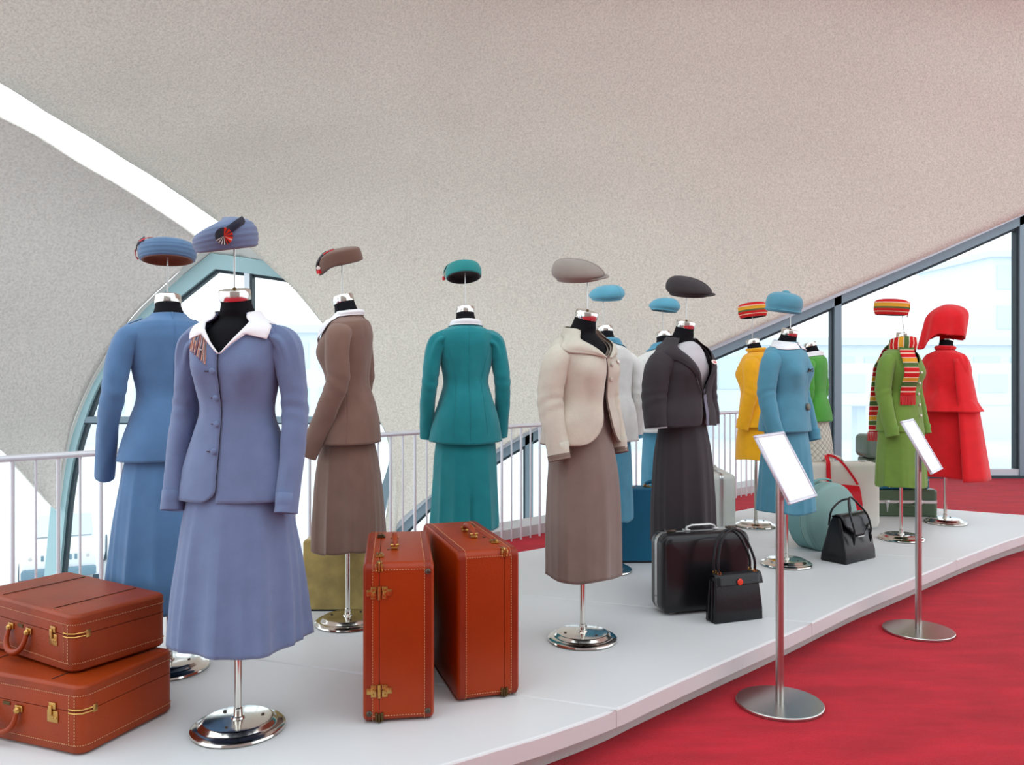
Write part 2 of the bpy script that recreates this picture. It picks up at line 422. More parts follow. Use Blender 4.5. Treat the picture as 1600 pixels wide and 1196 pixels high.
win2 = empty('window_2', (3.0, GY, -.9)); tag(win2, 'wide glazed wall under the sloping frame at right', kind='structure')
E2 = [px(560, 872, GY), px(612, 826, GY), px(641, 798, GY), px(670, 771, GY), px(720, 735, GY), px(770, 703, GY), px(830, 669, GY), px(950, 611, GY), px(1110, 541, GY), px(1305, 457, GY), px(1450, 395, GY), px(1600, 328, GY), px(1900, 195, GY)]
hb = strip_frame('f', E2, 0, 0, None, 1)
at_root(hb(-.02, .055, GY - .14, GY + .08, None, None).build('frame_flange', M['frame_hi']), win2)
at_root(hb(.05, .165, GY - .10, GY + .06, None, None).build('frame', M['frame']), win2)
at_root(hb(.16, .20, GY - .05, GY + .05, None, None).build('gasket', M['gasket']), win2)
for (x0, yt, yb_, w) in ((1305, 459, 752, .095), (1593, 334, 752, .11), (826.5, 673, 930, .105)):
    b = MB(); bar(b, px(x0, yt, GY), px(x0, yb_, GY), w, GY - .10, GY + .06); at_root(b.build('mullion', M['frame'], smooth=False), win2)
    b = MB(); bar(b, px(x0 - w * 58 - 1.5, yt + 8, GY), px(x0 - w * 58 - 1.5, yb_, GY), .025, GY - .06, GY + .05); at_root(b.build('gasket', M['gasket'], smooth=False), win2)
b = MB(); b.box((7.2, GY, .06), (5.8, .16, .12)); at_root(b.build('sill', M['frame_hi'], smooth=False), win2)
b = MB(); b.box((7.2, GY - .095, .018), (5.8, .05, .036)); at_root(b.build('base_strip', M['gasket'], smooth=False), win2)
pane(E2 + [px(1900, 752, GY), px(1310, 752, GY), px(1310, 1100, GY), px(560, 1100, GY)], 'pane', win2)

# ------------------------------------------------------------------ structure: mezzanine floor, curb
RA = Vector((-2.743, 4.457)); RD = Vector((.729, .684)).normalized(); RN = Vector((-RD.y, RD.x))
def rl(s, off=0.): p = RA + RD * s + RN * off; return (p.x, p.y)
b = MB(); b.prism([rl(-7, .28), (-8, -4), (13, -4), (13, GY - .1), (rl(9.45, .28)[0], GY - .1), rl(9.45, .28)], -.35, 0)
floor = b.build('floor', M['carpet'], smooth=False); tag(floor, 'red carpeted mezzanine floor', kind='structure')
b = MB(); b.prism([rl(-7, .07), rl(9.35, .07), rl(9.35, .36), rl(-7, .36)], -.4, .085)
tag(b.build('trim_3', M['curb'], smooth=False), 'low pale grey curb along the floor edge behind the railing', kind='structure')
b = MB(); b.box((0, 60, -4.15), (240, 240, .3))
grd = b.build('ground', mat('pale concrete apron', (214, 218, 220), rough=.9, var=.05, vscale=.3), smooth=False); tag(grd, 'pale concrete airport apron outside the windows', kind='structure')

# unseen grey wall added behind the photographer to cut the front fill light
b = MB(); b.box((2.0, -4.2, 4.0), (11, .3, 8.0)); wb_ = b.build('wall_back_added', mat('dull grey light blocker', (168, 166, 162), rough=.9), smooth=False); tag(wb_, 'plain grey unseen wall added behind the viewpoint to block light', kind='structure')
# ------------------------------------------------------------------ railing
rail = empty('railing', (RA.x, RA.y, 0), 0, 'silver painted metal railing with round handrail and thin balusters behind the platform', 'railing')
b = MB(); b.tube([(*rl(-4), .97), (*rl(9.3), .97)], .0185, 12); at_root(b.build('handrail', M['rail']), rail)
b = MB(); b.tube([(0, 0, 0), (0, 0, .955)], .0070, 8); bal_me = b.build('baluster', M['rail'])
b = MB(); b.tube([(0, 0, 0), (0, 0, .955)], .0110, 8); post_me = b.build('baluster', M['rail'])
k = 0
for i in range(-10, 83):
    s = .06 + i * .112
    if s > 9.3: break
    src = post_me if i % 2 == 0 else bal_me
    o = src if k in (0, 1) and False else src.copy()
    COL.objects.link(o); o.name = 'baluster'; o.location = (*rl(s), 0); at_root(o, rail); k += 1
for o in (bal_me, post_me): bpy.data.objects.remove(o)

# ------------------------------------------------------------------ display platform
PZ = .17
FRONT = [(-3.1, 2.2), (-2.6, 1.85), (-2.0, 1.82), (-1.4, 2.02), (-.8, 2.34), (-.218, 2.695), (-.0645, 2.797), (.135, 2.93), (.3945, 3.137), (.619, 3.355), (1.039, 3.752), (1.379, 4.073), (1.99, 4.68), (2.475, 5.12), (3.226, 5.81), (3.968, 6.44), (4.45, 6.78)]
BACK = [(4.78, 7.05), (4.75, 7.24), (4.5, 7.33), (4.0, 7.62), (3.6, 7.92), (3.2, 8.12), (2.8, 8.06), (2.28, 7.74), (2.08, 7.58), (1.0, 6.68), (.04, 5.84), (-1.05, 5.25), (-2.2, 4.40), (-2.95, 3.6), (-3.3, 2.8)]
OUT = [tuple(p) for p in smooth_path(FRONT + BACK + [FRONT[0]], 180)][:-1]
def inset(poly, d):
    r = []; n = len(poly)
    for i in range(n):
        a = Vector(poly[i - 1][:2]); p = Vector(poly[i][:2]); c = Vector(poly[(i + 1) % n][:2]); t = (c - a).normalized()
        r.append(tuple(p + Vector((-t.y, t.x)) * d))
    return r
def clip(poly, p0, nrm):
    r = []; n = len(poly)
    for i in range(n):
        a = Vector(poly[i][:2]); c = Vector(poly[(i + 1) % n][:2]); da = (a - p0).dot(nrm); dc = (c - p0).dot(nrm)
        if da >= 0: r.append(tuple(a))
        if da * dc < 0: r.append(tuple(a.lerp(c, da / (da - dc))))
    return r
plat = empty('display_platform', (.4, 4.6, 0), 0, 'long low white display platform with rounded edge on the red carpet', 'platform')
seam_d = Vector((-.94, .335)).normalized(); seam_n = Vector((.335, .94)).normalized()
seams = [Vector((.3945, 3.137)), Vector((1.52, 4.21)), Vector((3.0, 5.6))]
for i in range(4):
    poly = [p[:2] for p in OUT]
    if i > 0: poly = clip(poly, seams[i - 1] + seam_n * .0012, seam_n)
    if i < 3: poly = clip(poly, seams[i] - seam_n * .0012, -seam_n)
    b = MB(); n = len(poly)
    lv = [(poly, PZ - .07), (poly, PZ - .008), (inset(poly, .003), PZ - .003), (inset(poly, .009), PZ)]
    vs = [(p[0], p[1], z) for pl, z in lv for p in pl]
    b.add(vs, grid_faces(4, n, True) + [tuple(range(n))[::-1], tuple(range(3 * n, 4 * n))])
    at_root(b.build('deck_panel', M['deck'], smooth=False), plat)
b = MB(); b.prism(inset(OUT, .10), .002, PZ - .07); at_root(b.build('plinth', M['plinth'], smooth=False), plat)
# ------------------------------------------------------------------ dressed mannequins
BODY = [  # height relative to the shoulder line, half width, front depth, back depth
    (-.90, .200, .140, .165), (-.75, .198, .138, .160), (-.60, .188, .128, .148), (-.50, .172, .118, .142), (-.40, .146, .106, .120),
    (-.31, .124, .098, .096), (-.22, .138, .108, .100), (-.15, .152, .118, .106), (-.07, .162, .110, .110), (-.02, .161, .092, .102),
    (.003, .146, .074, .092), (.012, .110, .060, .080), (.024, .080, .054, .068), (.038, .066, .052, .061), (.060, .061, .051, .057)]
def body_at(dz):
    B = BODY
    if dz <= B[0][0]: return B[0][1:]
    for i in range(len(B) - 1):
        if dz <= B[i + 1][0]:
            return cr(B, i + (dz - B[i][0]) / (B[i + 1][0] - B[i][0]))[1:]
    return B[-1][1:]
def gauss(x, s): return math.exp(-(x / s) ** 2)

class Garment:
    """surface of revolution-like body shell: phi 0 = front (-Y), dz = height relative to the shoulder line"""
    def __init__(s, zs, k=1.0, wx=None, bust=.02, wrinkle=.0035, seed=0., top=.038, slope=.016):
        s.slope = slope
        s.zs = zs; s.k = k; s.wx = wx or (lambda dz: (1., 1., 1.)); s.bust = bust; s.wr = wrinkle; s.seed = seed; s.top = top
    def P(s, phi, dz, off=0.):
        rx, yf, yb = body_at(dz); ax, af, ab = s.wx(dz)
        rx *= ax * s.k; yf *= af * s.k; yb *= ab * s.k
        sn, cs = math.sin(phi), math.cos(phi)
        w = (phi + PI) % (2 * PI) - PI
        bump = s.bust * gauss(abs(w) - .52, .36) * gauss(dz + .165, .075)
        nv = 0.
        if s.wr:
            nv = s.wr * (noise.noise(Vector((math.sin(phi) * 2.2 + s.seed, math.cos(phi) * 2.2, dz * 6))) + .5 * noise.noise(Vector((sn * 5, cs * 5 + s.seed, dz * 16)))) * (1. if dz < .0 else .3)
        r = 1.; x = rx * sn; y = -yf * cs if cs > 0 else -yb * cs
        d = Vector((sn, -cs, 0)); e = bump + nv + off
        ss = max(0., min(1., (dz + .16) / .16)); ss = ss * ss * (3 - 2 * ss)
        return Vector((x + d.x * e, y + d.y * e, s.zs + dz - s.slope * ss * min(1.2, (x / .15) ** 2)))
    def rows(s, hem, n=46):
        lo = [hem + (-.07 - hem) * i / (n - 1) for i in range(n)]
        hi = [-.07 + (s.top + .07) * i / 24 for i in range(1, 25)]
        return lo + hi

def garment_mesh(name, g, hem, m, parent, op=None, n=72, th=.004, hem_fn=None, lap=.004, mats=None):
    """op(dz) -> (phi start, phi end) of the cloth: V necks, open fronts, overlapping plackets"""
    R = g.rows(hem); vs = []; closed = op is None
    for dz in R:
        p0, p1 = op(dz) if op else (0., 2 * PI)
        for j in range(n):
            u = j / (n if closed else n - 1); phi = p0 + (p1 - p0) * u
            h = dz
            if hem_fn and dz < hem + .14: h = dz + hem_fn(phi) * (1 - (dz - hem) / .14)
            vs.append(g.P(phi, h, lap * u if not closed else 0.))
    o = mesh(name, vs, grid_faces(len(R), n, closed), m, parent, mats=mats)
    solid(o, th, -1)
    return o

def sleeve(g, side, parent, m, length=.60, k=1.0, fwd=.03, out=.0, cuff=None, puff=0., name='sleeve', shoulder=.158, lift=0.):
    zs = g.zs; X = lambda v: side * v
    s0 = shoulder
    z0 = -.006 - .046 * k - g.slope * .8 + lift
    pts = [(X(s0 - .060), .004, zs + z0 - .004), (X(s0 - .018), .006, zs + z0 - .002), (X(s0 + .012), .008, zs + z0 - .028), (X(s0 + .030 + out * .3), .012, zs - .175),
           (X(s0 + .040 + out * .6), .016, zs - .30), (X(s0 + .043 + out * .9), .006 - fwd * .4, zs - .43), (X(s0 + .040 + out), -fwd, zs - .58), (X(s0 + .038 + out * 1.05), -fwd * 1.4, zs - .66)]
    total = .58 + .05
    N = 40; path = []; rad = []
    tl = length / .66 * (len(pts) - 1) if length < .66 else len(pts) - 1
    # walk down the arm until `length` below the shoulder line
    dense = smooth_path(pts, 90)
    dense = [p for p in dense if p.z >= zs - length]
    N = len(dense)
    vs = []; n = 24; ref = Vector((0, 1, 0))
    for i, p in enumerate(dense):
        t = (dense[min(i + 1, N - 1)] - dense[max(i - 1, 0)]).normalized()
        a = (ref - t * ref.dot(t)).normalized(); bb = t.cross(a)
        drop = max(0., (zs - p.z)); u = i / (N - 1)
        r = k * cr([(.024,), (.046 + puff * .3,), (.054 + puff * .6,), (.057 + puff * .5,), (.053,), (.050,), (.047,), (.044,), (.043,)], min(1., drop / .62) * 5.5 + min(1., i / 14.) * 2.5)[0]
        for q in range(n):
            w = 2 * PI * q / n
            wr = .0035 * noise.noise(Vector((p.z * 14, math.cos(w) * 1.4 + side * 3 + g.seed, math.sin(w) * 1.4)))
            wr += .0022 * gauss(drop - .30, .06) * math.sin(p.z * 105 + math.cos(w) * 2.6)
            fl = .010 * gauss(drop - .06, .08) * math.sin(w * 7) * (1 if puff else 0)
            rr = r + wr + fl
            vs.append(p + a * math.cos(w) * rr * 1.08 + bb * math.sin(w) * rr * .9)
    fs = grid_faces(N, n, True) + [tuple(range(n))]
    # turned-in cuff so the opening reads as a dark hole
    last = dense[-1]; base = len(vs)
    for rr, up in ((.93, 0.), (.90, .03), (.86, .07)):
        for q in range(n):
            p = vs[(N - 1) * n + q]; vs.append(last + (p - last) * rr + Vector((0, 0, up)))
    for rrow in range(3):
        o0 = (N - 1) * n if rrow == 0 else base + (rrow - 1) * n; o1 = base + rrow * n
        for q in range(n): fs.append((o0 + q, o0 + (q + 1) % n, o1 + (q + 1) % n, o1 + q))
    fs.append(tuple(range(base + 2 * n, base + 3 * n)))
    o = mesh(name, vs, fs, m, parent)
    if cuff:
        mm, h, kk = cuff; b = []; rows = 5
        i0 = N - 1
        while i0 > 0 and dense[i0].z < dense[-1].z + h: i0 -= 1
        cv = []
        idx = [i0 + round((N - 1 - i0) * z / (rows - 1)) for z in range(rows)]
        for i in idx:
            c = dense[i]
            for q in range(n): cv.append(c + (vs[i * n + q] - c) * kk + Vector((0, 0, -.004)))
        oc = mesh('cuff', cv, grid_faces(rows, n, True), mm, parent); solid(oc, .003)
    return o

def collar(g, ctrl, m, parent, name='collar', n=65, lift=.012, both=True, full=True, th=.0025, sharp_=False):
    """ctrl: (phi edge, dz edge, phi outer, dz outer) from the front to the centre back; mirrored"""
    ctrl = [(a, z * .62 if z > 0 else z, c, w * .62 if w > 0 else w) for a, z, c, w in ctrl]
    def lerp_(t):
        i = min(len(ctrl) - 2, int(t)); return [x + (y - x) * (t - i) for x, y in zip(ctrl[i], ctrl[i + 1])]
    half = [lerp_((len(ctrl) - 1) * i / (n - 1)) if sharp_ else cr(ctrl, (len(ctrl) - 1) * i / (n - 1)) for i in range(n)]
    if full: seq = half + [[2 * PI - a, bz, 2 * PI - c, d] for a, bz, c, d in half[::-1][1:]]
    else: seq = half
    C = 7; vs = []
    for (a, bz, c, d) in seq:
        for j in range(C):
            u = j / (C - 1)
            vs.append(g.P(a + (c - a) * u, bz + (d - bz) * u, .007 + lift * math.sin(PI * min(1., u * 1.15 + .1)) * .8 + .003))
    o = mesh(name, vs, grid_faces(len(seq), C), m, parent); solid(o, th, 1)
    return o

def disc(name, g, phi, dz, r, m, parent, th=.006, dome=True, ry=None, off=.004):
    p = g.P(phi, dz, off); q1 = g.P(phi + .02, dz, off); q2 = g.P(phi, dz + .01, off)
    ax = (q1 - p).normalized(); nz = ax.cross((q2 - p).normalized()).normalized(); ay = nz.cross(ax)
    if nz.dot(Vector((math.sin(phi), -math.cos(phi), 0))) < 0: nz = -nz
    b = MB(); vs = []; n = 16; ry = ry or r
    prof = [(1., 0.), (1., th * .5), (.85, th), (.4, th * (1.25 if dome else 1.))]
    for k, z in prof:
        for q in range(n):
            w = 2 * PI * q / n; vs.append(p + ax * math.cos(w) * r * k + ay * math.sin(w) * ry * k + nz * z)
    b.add(vs, grid_faces(4, n, True) + [tuple(range(n))[::-1], tuple(range(3 * n, 4 * n))])
    return b.build(name, m, parent)

def skirt(zs, top, hem, m, parent, rx=(.13, .18, .20), ry=(.10, .13, .16), folds=.05, ks=(5, 8, 13), seed=0., slit=None, name='skirt', wave=.006, fold_front=1., uv=None, ax=0., n=120, cy=0.):
    R = 44; vs = []; uvs = []
    rnd = random.Random(seed); ph = [rnd.uniform(0, 6.3) for _ in ks]
    for i in range(R):
        t = i / (R - 1); z = zs + top + (hem - top) * t
        a = cr([(v,) for v in rx], t * (len(rx) - 1))[0]; c = cr([(v,) for v in ry], t * (len(ry) - 1))[0]
        for j in range(n):
            w = 2 * PI * j / n; f = 0.
            for k, p in zip(ks, ph): f += math.sin(k * w + p + .6 * math.sin(2 * w + p) + .3 * t) / (1 + .12 * k)
            f = sum((1.6 * (1 - abs(math.sin(k * w / 2 + p + .5 * math.sin(w + p)))) ** 1.6 - .55) * (.6 + .4 * math.sin(2.3 * k + p)) for k, p in zip(ks, ph)) * .8
            r = 1 + folds * f * t ** .95 + .010 * noise.noise(Vector((math.cos(w) * 2 + seed, math.sin(w) * 2, t * 5)))
            if slit is not None:
                dw = (w - slit + PI) % (2 * PI) - PI
                if t > .55: r -= .10 * gauss(dw, .05) * min(1., (t - .55) * 5)
            zz = z + (wave * math.sin(3 * w + seed) + wave * f) * t ** 3
            vs.append((math.sin(w) * a * r, -math.cos(w) * c * r + cy * t, zz)); uvs.append((w * .2, z))
    base = (R - 1) * n
    for j in range(n): x, y, z = vs[base + j]; vs.append((x * .985, y * .985, z + .001))
    for j in range(n): x, y, z = vs[base + j]; vs.append((x * .95, y * .95, z + .05))
    o = mesh(name, vs, grid_faces(R + 2, n, True), m, parent)
    if uv:
        ul = o.data.uv_layers.new(name='cloth')
        for poly in o.data.polygons:
            js = [vi % n for vi in poly.vertices]; wrap = max(js) - min(js) > n / 2
            for li, vi in zip(poly.loop_indices, poly.vertices):
                j = vi % n; w = (j + n if wrap and j < n / 2 else j) / n; ul.data[li].uv = (w * 1.16, vs[vi][2])
    return o

def stand(H, parent, pole_top, rad=.165, rod=0., tilt=.22, lean=.0, rod_lean=(0, 0), screws=True):
    """chrome base, pole, black neck form with its cap, wire for the hat"""
    b = MB(); b.lathe([(0.01, 0), (rad - .006, 0), (rad, .006), (rad - .002, .013), (rad - .012, .020), (rad - .024, .021), (rad - .034, .026), (rad - .042, .036), (rad - .05, .039), (.024, .040), (.022, .046), (.016, .048), (.015, .075), (.012, .078), (.002, .078)], 56)
    base = b.build('stand_base', M['chrome'], parent)
    if screws:
        for w in (.5, .5 + 2 * PI / 3, .5 + 4 * PI / 3):
            s = MB(); s.lathe([(.001, .038), (.006, .038), (.006, .0425), (.003, .0435), (.001, .043)], 10, Matrix.Translation((math.cos(w) * .085, math.sin(w) * .085, 0))); s.build('screw', M['rivet'], base)
    b = MB(); b.tube([(0, 0, .04), (0, 0, pole_top)], .0125, 16); b.build('stand_pole', M['chrome'], parent)
    return base

def neck(zs, H, parent, k=.93, tilt=.22, wire=0., wire_dx=(0, 0), drop=-.30):
    """black jersey bust showing at the neckline, chrome cap, wire"""
    g = Garment(zs, k, bust=.012, wrinkle=0, slope=.065)
    vs = []; n = 40; ax = (0, -math.sin(tilt), math.cos(tilt))
    rows = [drop + (.024 - drop) * i / 20 for i in range(21)]
    for dz in rows:
        for j in range(n): vs.append(g.P(2 * PI * j / n, dz))
    R = len(rows)
    top = Vector((0, -.020, H - .036)); low = Vector((0, 0, zs + .03)); axis = Vector(ax)
    for u, r in ((.25, .060), (.5, .0555), (.75, .0525), (1., .0515)):
        c = low.lerp(top, u); tl = tilt * u; M3 = Matrix.Rotation(tl, 3, 'X')
        for j in range(n):
            w = 2 * PI * j / n; vs.append(c + M3 @ Vector((math.sin(w) * r, -math.cos(w) * r, 0)))
        R += 1
    fs = grid_faces(R, n, True) + [tuple(range(n))[::-1], tuple(range((R - 1) * n, R * n))]
    mesh('bust_form', vs, fs, M['black_form'], parent)
    T = Matrix.Translation(top) @ Matrix.Rotation(tilt, 4, 'X')
    b = MB(); b.lathe([(.001, -.002), (.0535, -.002), (.0545, .002), (.0545, .031), (.052, .035), (.012, .036), (.001, .036)], 40, T); cap = b.build('neck_cap', M['chrome'], parent)
    tip = T @ Vector((0, 0, .036))
    if wire:
        b = MB(); b.lathe([(.001, .035), (.007, .035), (.006, .042), (.002, .043)], 12, T); b.build('wire_socket', M['bronze'], cap)
        e = tip + Vector((wire_dx[0], wire_dx[1], wire))
        b = MB(); b.tube([tip - Vector((0, 0, .01)), tip.lerp(e, .5), e], .0032, 8); b.build('hat_wire', M['nickel'], parent)
        return e
    return tip

HATPOS = {}
def person_base(key, label, X, Y, facing, group=None):
    o = empty('dressed_mannequin', (X, Y, PZ), math.radians(facing), label, 'mannequin', group)
    return o
def to_world(root, p):
    return root.location + Matrix.Rotation(root.rotation_euler.z, 3, 'Z') @ Vector(p)

def vneck(dzv, at_top, wid=1.0, power=1.0, top=.038):
    """opening half-angle that starts at dzv and reaches at_top at the neck"""
    def f(dz):
        if dz <= dzv: return 0.
        return at_top * ((dz - dzv) / (top - dzv)) ** power
    return f

FAB = {}
def fb(name, rgb, **kw):
    if name not in FAB: FAB[name] = fabric(name, rgb, **kw)
    return FAB[name]

# ---- 1 lavender blue suit, front left
LAV = fb('lavender blue wool gabardine', (106, 124, 160)); LAVD = fb('lavender blue hat felt', (102, 120, 152))
def suit_lavender():
    r = person_base('m1', 'mannequin in lavender blue skirt suit with white collar, nearest one', -.976, 2.965, -8)
    H = 1.565; zs = 1.445; stand(H, r, .5)
    wire = neck(zs, H, r, wire=.20)
    g = Garment(zs, 1.04, lambda dz: (1 + .10 * max(0, (-.35 - dz)) / .25, 1.04, 1.0), bust=.024, seed=1.)
    v = vneck(-.105, .80, power=.85)
    def op(dz):
        o_ = v(dz)
        a = .10 if dz <= -.115 else .10 * max(0., 1 - (dz + .115) / .04) + o_       # this panel lies on top
        e = 2 * PI + .10 if dz <= -.115 else 2 * PI - o_ + .10 * max(0., 1 - (dz + .115) / .04)
        if dz < -.57: e -= .22 * ((-.57 - dz) / .05) ** 2.5                       # rounded front corner
        q = .16 if dz <= -.115 else .16 * max(0., 1 - (dz + .115) / .04)
        return (a - q, e - q)
    # mirrored so the overlapping edge faces the wearer's left
    j = garment_mesh('jacket', g, -.62, LAV, r, op, n=90, lap=.007)
    for s in (-1, 1): sleeve(g, s, j, LAV, .675, 1.02, fwd=.05, puff=.008, out=.012, lift=.006)
    W = M['white_cloth']
    collar(g, [(.015, -.112, .05, -.105), (.20, -.070, .27, -.070), (.34, -.035, .46, -.040), (.46, -.005, .90, -.050), (.60, .030, .98, -.016), (.80, .058, 1.10, .012), (1.3, .072, 1.5, .012), (2.2, .080, 2.2, .026), (PI, .080, PI, .030)], W, j, sharp_=True, lift=.006)
    for dz in (-.165, -.245, -.325, -.405, -.46): pass
    for dz in (-.170, -.262, -.352, -.445):
        disc('button', g, -.13 + .0, dz, .0105, LAV, j, .008, off=.011)
        a = g.P(-.30, dz, .008); c = g.P(-.18, dz, .008); b = MB(); b.tube([a, g.P(-.24, dz, .009), c], .0016, 6); b.build('buttonhole', M['seam'], j)
    # embroidered emblem on the right breast: three stylised letters fanning in a wedge
    em = MB()
    def lp(u, w_): return g.P(-.26 - .54 * u, -.040 - .105 * w_, .012)
    def stroke(pts, rr, mi): em.tube([lp(*p) for p in pts], rr, 6, True, mi)
    tri = [(1.0, .42), (.86, .12), (.55, .02), (.12, .0), (.0, 1.0)]
    stroke([tri[i] for i in (0, 4)], .0016, 0); stroke([tri[0], tri[1], tri[2], tri[3], tri[4]], .0016, 0)
    for pts, mi in (([(.93, .36), (.80, .18)], 1), ([(.88, .46), (.80, .18)], 1), ([(.80, .18), (.70, .56)], 0),
                    ([(.70, .10), (.56, .62)], 0), ([(.56, .62), (.54, .20)], 1), ([(.54, .20), (.42, .70)], 0), ([(.42, .70), (.40, .06)], 1),
                    ([(.34, .06), (.30, .76)], 0), ([(.30, .06), (.20, .84)], 1), ([(.18, .04), (.12, .90)], 0), ([(.33, .50), (.14, .55)], 2), ([(.12, .3), (.05, .92)], 2), ([(.62, .08), (.66, .55)], 2), ([(.47, .05), (.49, .6)], 2), ([(.25, .05), (.25, .78)], 2)):
        stroke(pts, .0030 if mi != 2 else .0024, mi)
    em.build('embroidered_emblem', None, j, True, [M['orange_thread'], M['mauve_thread'], M['grey_thread']])
    s = skirt(zs, -.52, -1.125, LAV, r, rx=(.165, .20, .225, .240), ry=(.12, .155, .188, .210), folds=.13, ks=(5, 8, 11), seed=3, wave=.006)
    HATPOS['m1'] = to_world(r, wire)
suit_lavender()

# ---- 2 sky blue suit from behind
BLU = fb('steel blue wool', (84, 124, 166)); BLUD = fb('steel blue hat felt', (88, 122, 156))
def suit_steel():
    r = person_base('m2', 'mannequin in steel blue skirt suit seen from behind, beside the lavender one', -1.468, 3.56, -146)
    H = 1.60; zs = 1.485; stand(H, r, .5); wire = neck(zs, H, r, wire=.165, tilt=.2)
    g = Garment(zs, 1.04, lambda dz: (1 + .08 * max(0, (-.35 - dz)) / .25, 1.02, 1.0), seed=2.)
    j = garment_mesh('jacket', g, -.585, BLU, r)
    for s in (-1, 1): sleeve(g, s, j, BLU, .675, 1.04, fwd=.09, out=.035, lift=.004)
    for s in (-1, 1):
        b = MB(); pts = [g.P(s * (1.32 + .12 * i / 6), .018 - .028 * i / 6, .012) for i in range(7)]; b.tube(pts, .016, 8, flat=.22, up=(0, 0, 1)); b.build('shoulder_tab', BLU, j)
    b = MB(); b.tube([g.P(PI, -.56 + .6 * i / 20, .001) for i in range(21)], .0016, 6); b.build('back_seam', BLU, j)
    skirt(zs, -.50, -1.21, BLU, r, rx=(.165, .20, .226, .240), ry=(.12, .155, .185, .205), folds=.085, ks=(5, 8, 12), seed=5)
    HATPOS['m2'] = to_world(r, wire)
suit_steel()

# ---- 3 brown suit in profile
BRN = fb('cocoa brown wool', (124, 96, 84)); BRND = fb('cocoa brown hat felt', (112, 86, 74))
def suit_brown():
    r = person_base('m3', 'mannequin in cocoa brown suit turned to its left, white collar at nape', -.829, 4.20, -98)
    H = 1.655; zs = 1.525; stand(H, r, .5); wire = neck(zs, H, r, wire=.21, tilt=.28)
    g = Garment(zs, 1.03, lambda dz: (1 + .06 * max(0, (-.35 - dz)) / .25, 1.04, 1.05), bust=.028, seed=3.)
    v = vneck(-.12, .9)
    j = garment_mesh('jacket', g, -.61, BRN, r, lambda dz: (v(dz), 2 * PI - v(dz)))
    for s in (-1, 1): sleeve(g, s, j, BRN, .665, 1.06, fwd=.10, out=-.005)
    collar(g, [(.03, -.12, .15, -.12), (.5, -.02, .8, -.06), (1.0, .062, 1.2, .020), (1.7, .080, 1.7, .040), (2.6, .092, 2.6, .048), (PI, .092, PI, .048)], M['white_cloth'], j)
    b = MB(); b.tube([g.P(1.95, -.30 - .30 * i / 10, .001) for i in range(11)], .0018, 6); b.build('side_seam', BRN, j)
    b = MB(); b.tube([g.P(PI, -.62 + .66 * i / 20, .001) for i in range(21)], .0018, 6); b.build('back_seam', BRN, j)
    skirt(zs, -.55, -1.14, BRN, r, rx=(.16, .175, .185, .19), ry=(.12, .155, .172, .18), folds=.08, ks=(5, 9, 12), seed=8)
    HATPOS['m3'] = to_world(r, wire)
suit_brown()

# ---- 4 teal suit from behind
TEA = fb('teal wool', (24, 130, 138)); TEAD = fb('teal hat felt', (36, 134, 134))
def suit_teal():
    r = person_base('m4', 'mannequin in teal skirt suit seen from behind, white collar', -.266, 4.80, -166)
    H = 1.645; zs = 1.515; stand(H, r, .55); wire = neck(zs, H, r, wire=.20, tilt=.15)
    g = Garment(zs, 1.05, lambda dz: (1 + .04 * max(0, (-.35 - dz)) / .25, 1.0, 1.0), seed=4., wrinkle=.006)
    j = garment_mesh('jacket', g, -.645, TEA, r, hem_fn=lambda p: -.012 * gauss((p - PI), .8))
    for s in (-1, 1): sleeve(g, s, j, TEA, .63, 1.05, fwd=.05, out=.022, puff=.006)
    collar(g, [(.0, .060, .0, .02), (.6, .062, .6, .02), (1.3, .076, 1.3, .032), (2.2, .088, 2.2, .038), (PI, .092, PI, .036)], M['white_cloth'], j)
    b = MB(); b.tube([g.P(PI, -.63 + .66 * i / 20, .001) for i in range(21)], .0018, 6); b.build('back_seam', TEA, j)
    for s in (-1, 1):
        b = MB(); b.tube([g.P(PI + s * (.75 - .25 * math.sin(i / 14 * PI * .5)), -.10 - .5 * i / 14, .001) for i in range(15)], .0014, 6); b.build('princess_seam', TEA, j)
    skirt(zs, -.55, -1.14, TEA, r, rx=(.165, .18, .188, .196), ry=(.12, .15, .165, .172), folds=.09, ks=(5, 8, 11), seed=12, slit=PI)
    HATPOS['m4'] = to_world(r, wire)
suit_teal()

# ---- 5 cream jacket over taupe skirt, open front
CRM = fb('cream slub linen', (202, 197, 181), weave=.35, bscale=420.); TAU = fb('taupe wool', (128, 112, 104)); TAUD = fb('taupe hat felt', (140, 130, 122))
PIP = fb('taupe piping', (120, 100, 90))
def open_edge(front, hem, vz, at_top, round_=.10, top=.038, gap=.03, gap_hem=.16):
    def f(dz):
        if dz > vz: return gap + (at_top - gap) * ((dz - vz) / (top - vz)) ** .9
        t = (vz - dz) / (vz - hem); o = gap + (gap_hem - gap) * t ** 1.5
        d = dz - hem
        if d < round_: o += .55 * (1 - math.sqrt(max(0., 1 - (1 - d / round_) ** 2)))
        return o
    return f
def edge_piping(g, f, hem, m, parent, top=.038, name='piping', hem_line=True, r=.0028):
    for s in (1, -1):
        b = MB(); pts = [g.P(s * f(hem + (top - hem) * i / 50), hem + (top - hem) * i / 50, .001) for i in range(51)]; b.tube(pts, r, 6); b.build(name, m, parent)
    if hem_line:
        p0 = f(hem); b = MB(); b.tube([g.P(p0 + (2 * PI - 2 * p0) * i / 80, hem, .001) for i in range(81)], r, 6); b.build(name, m, parent)
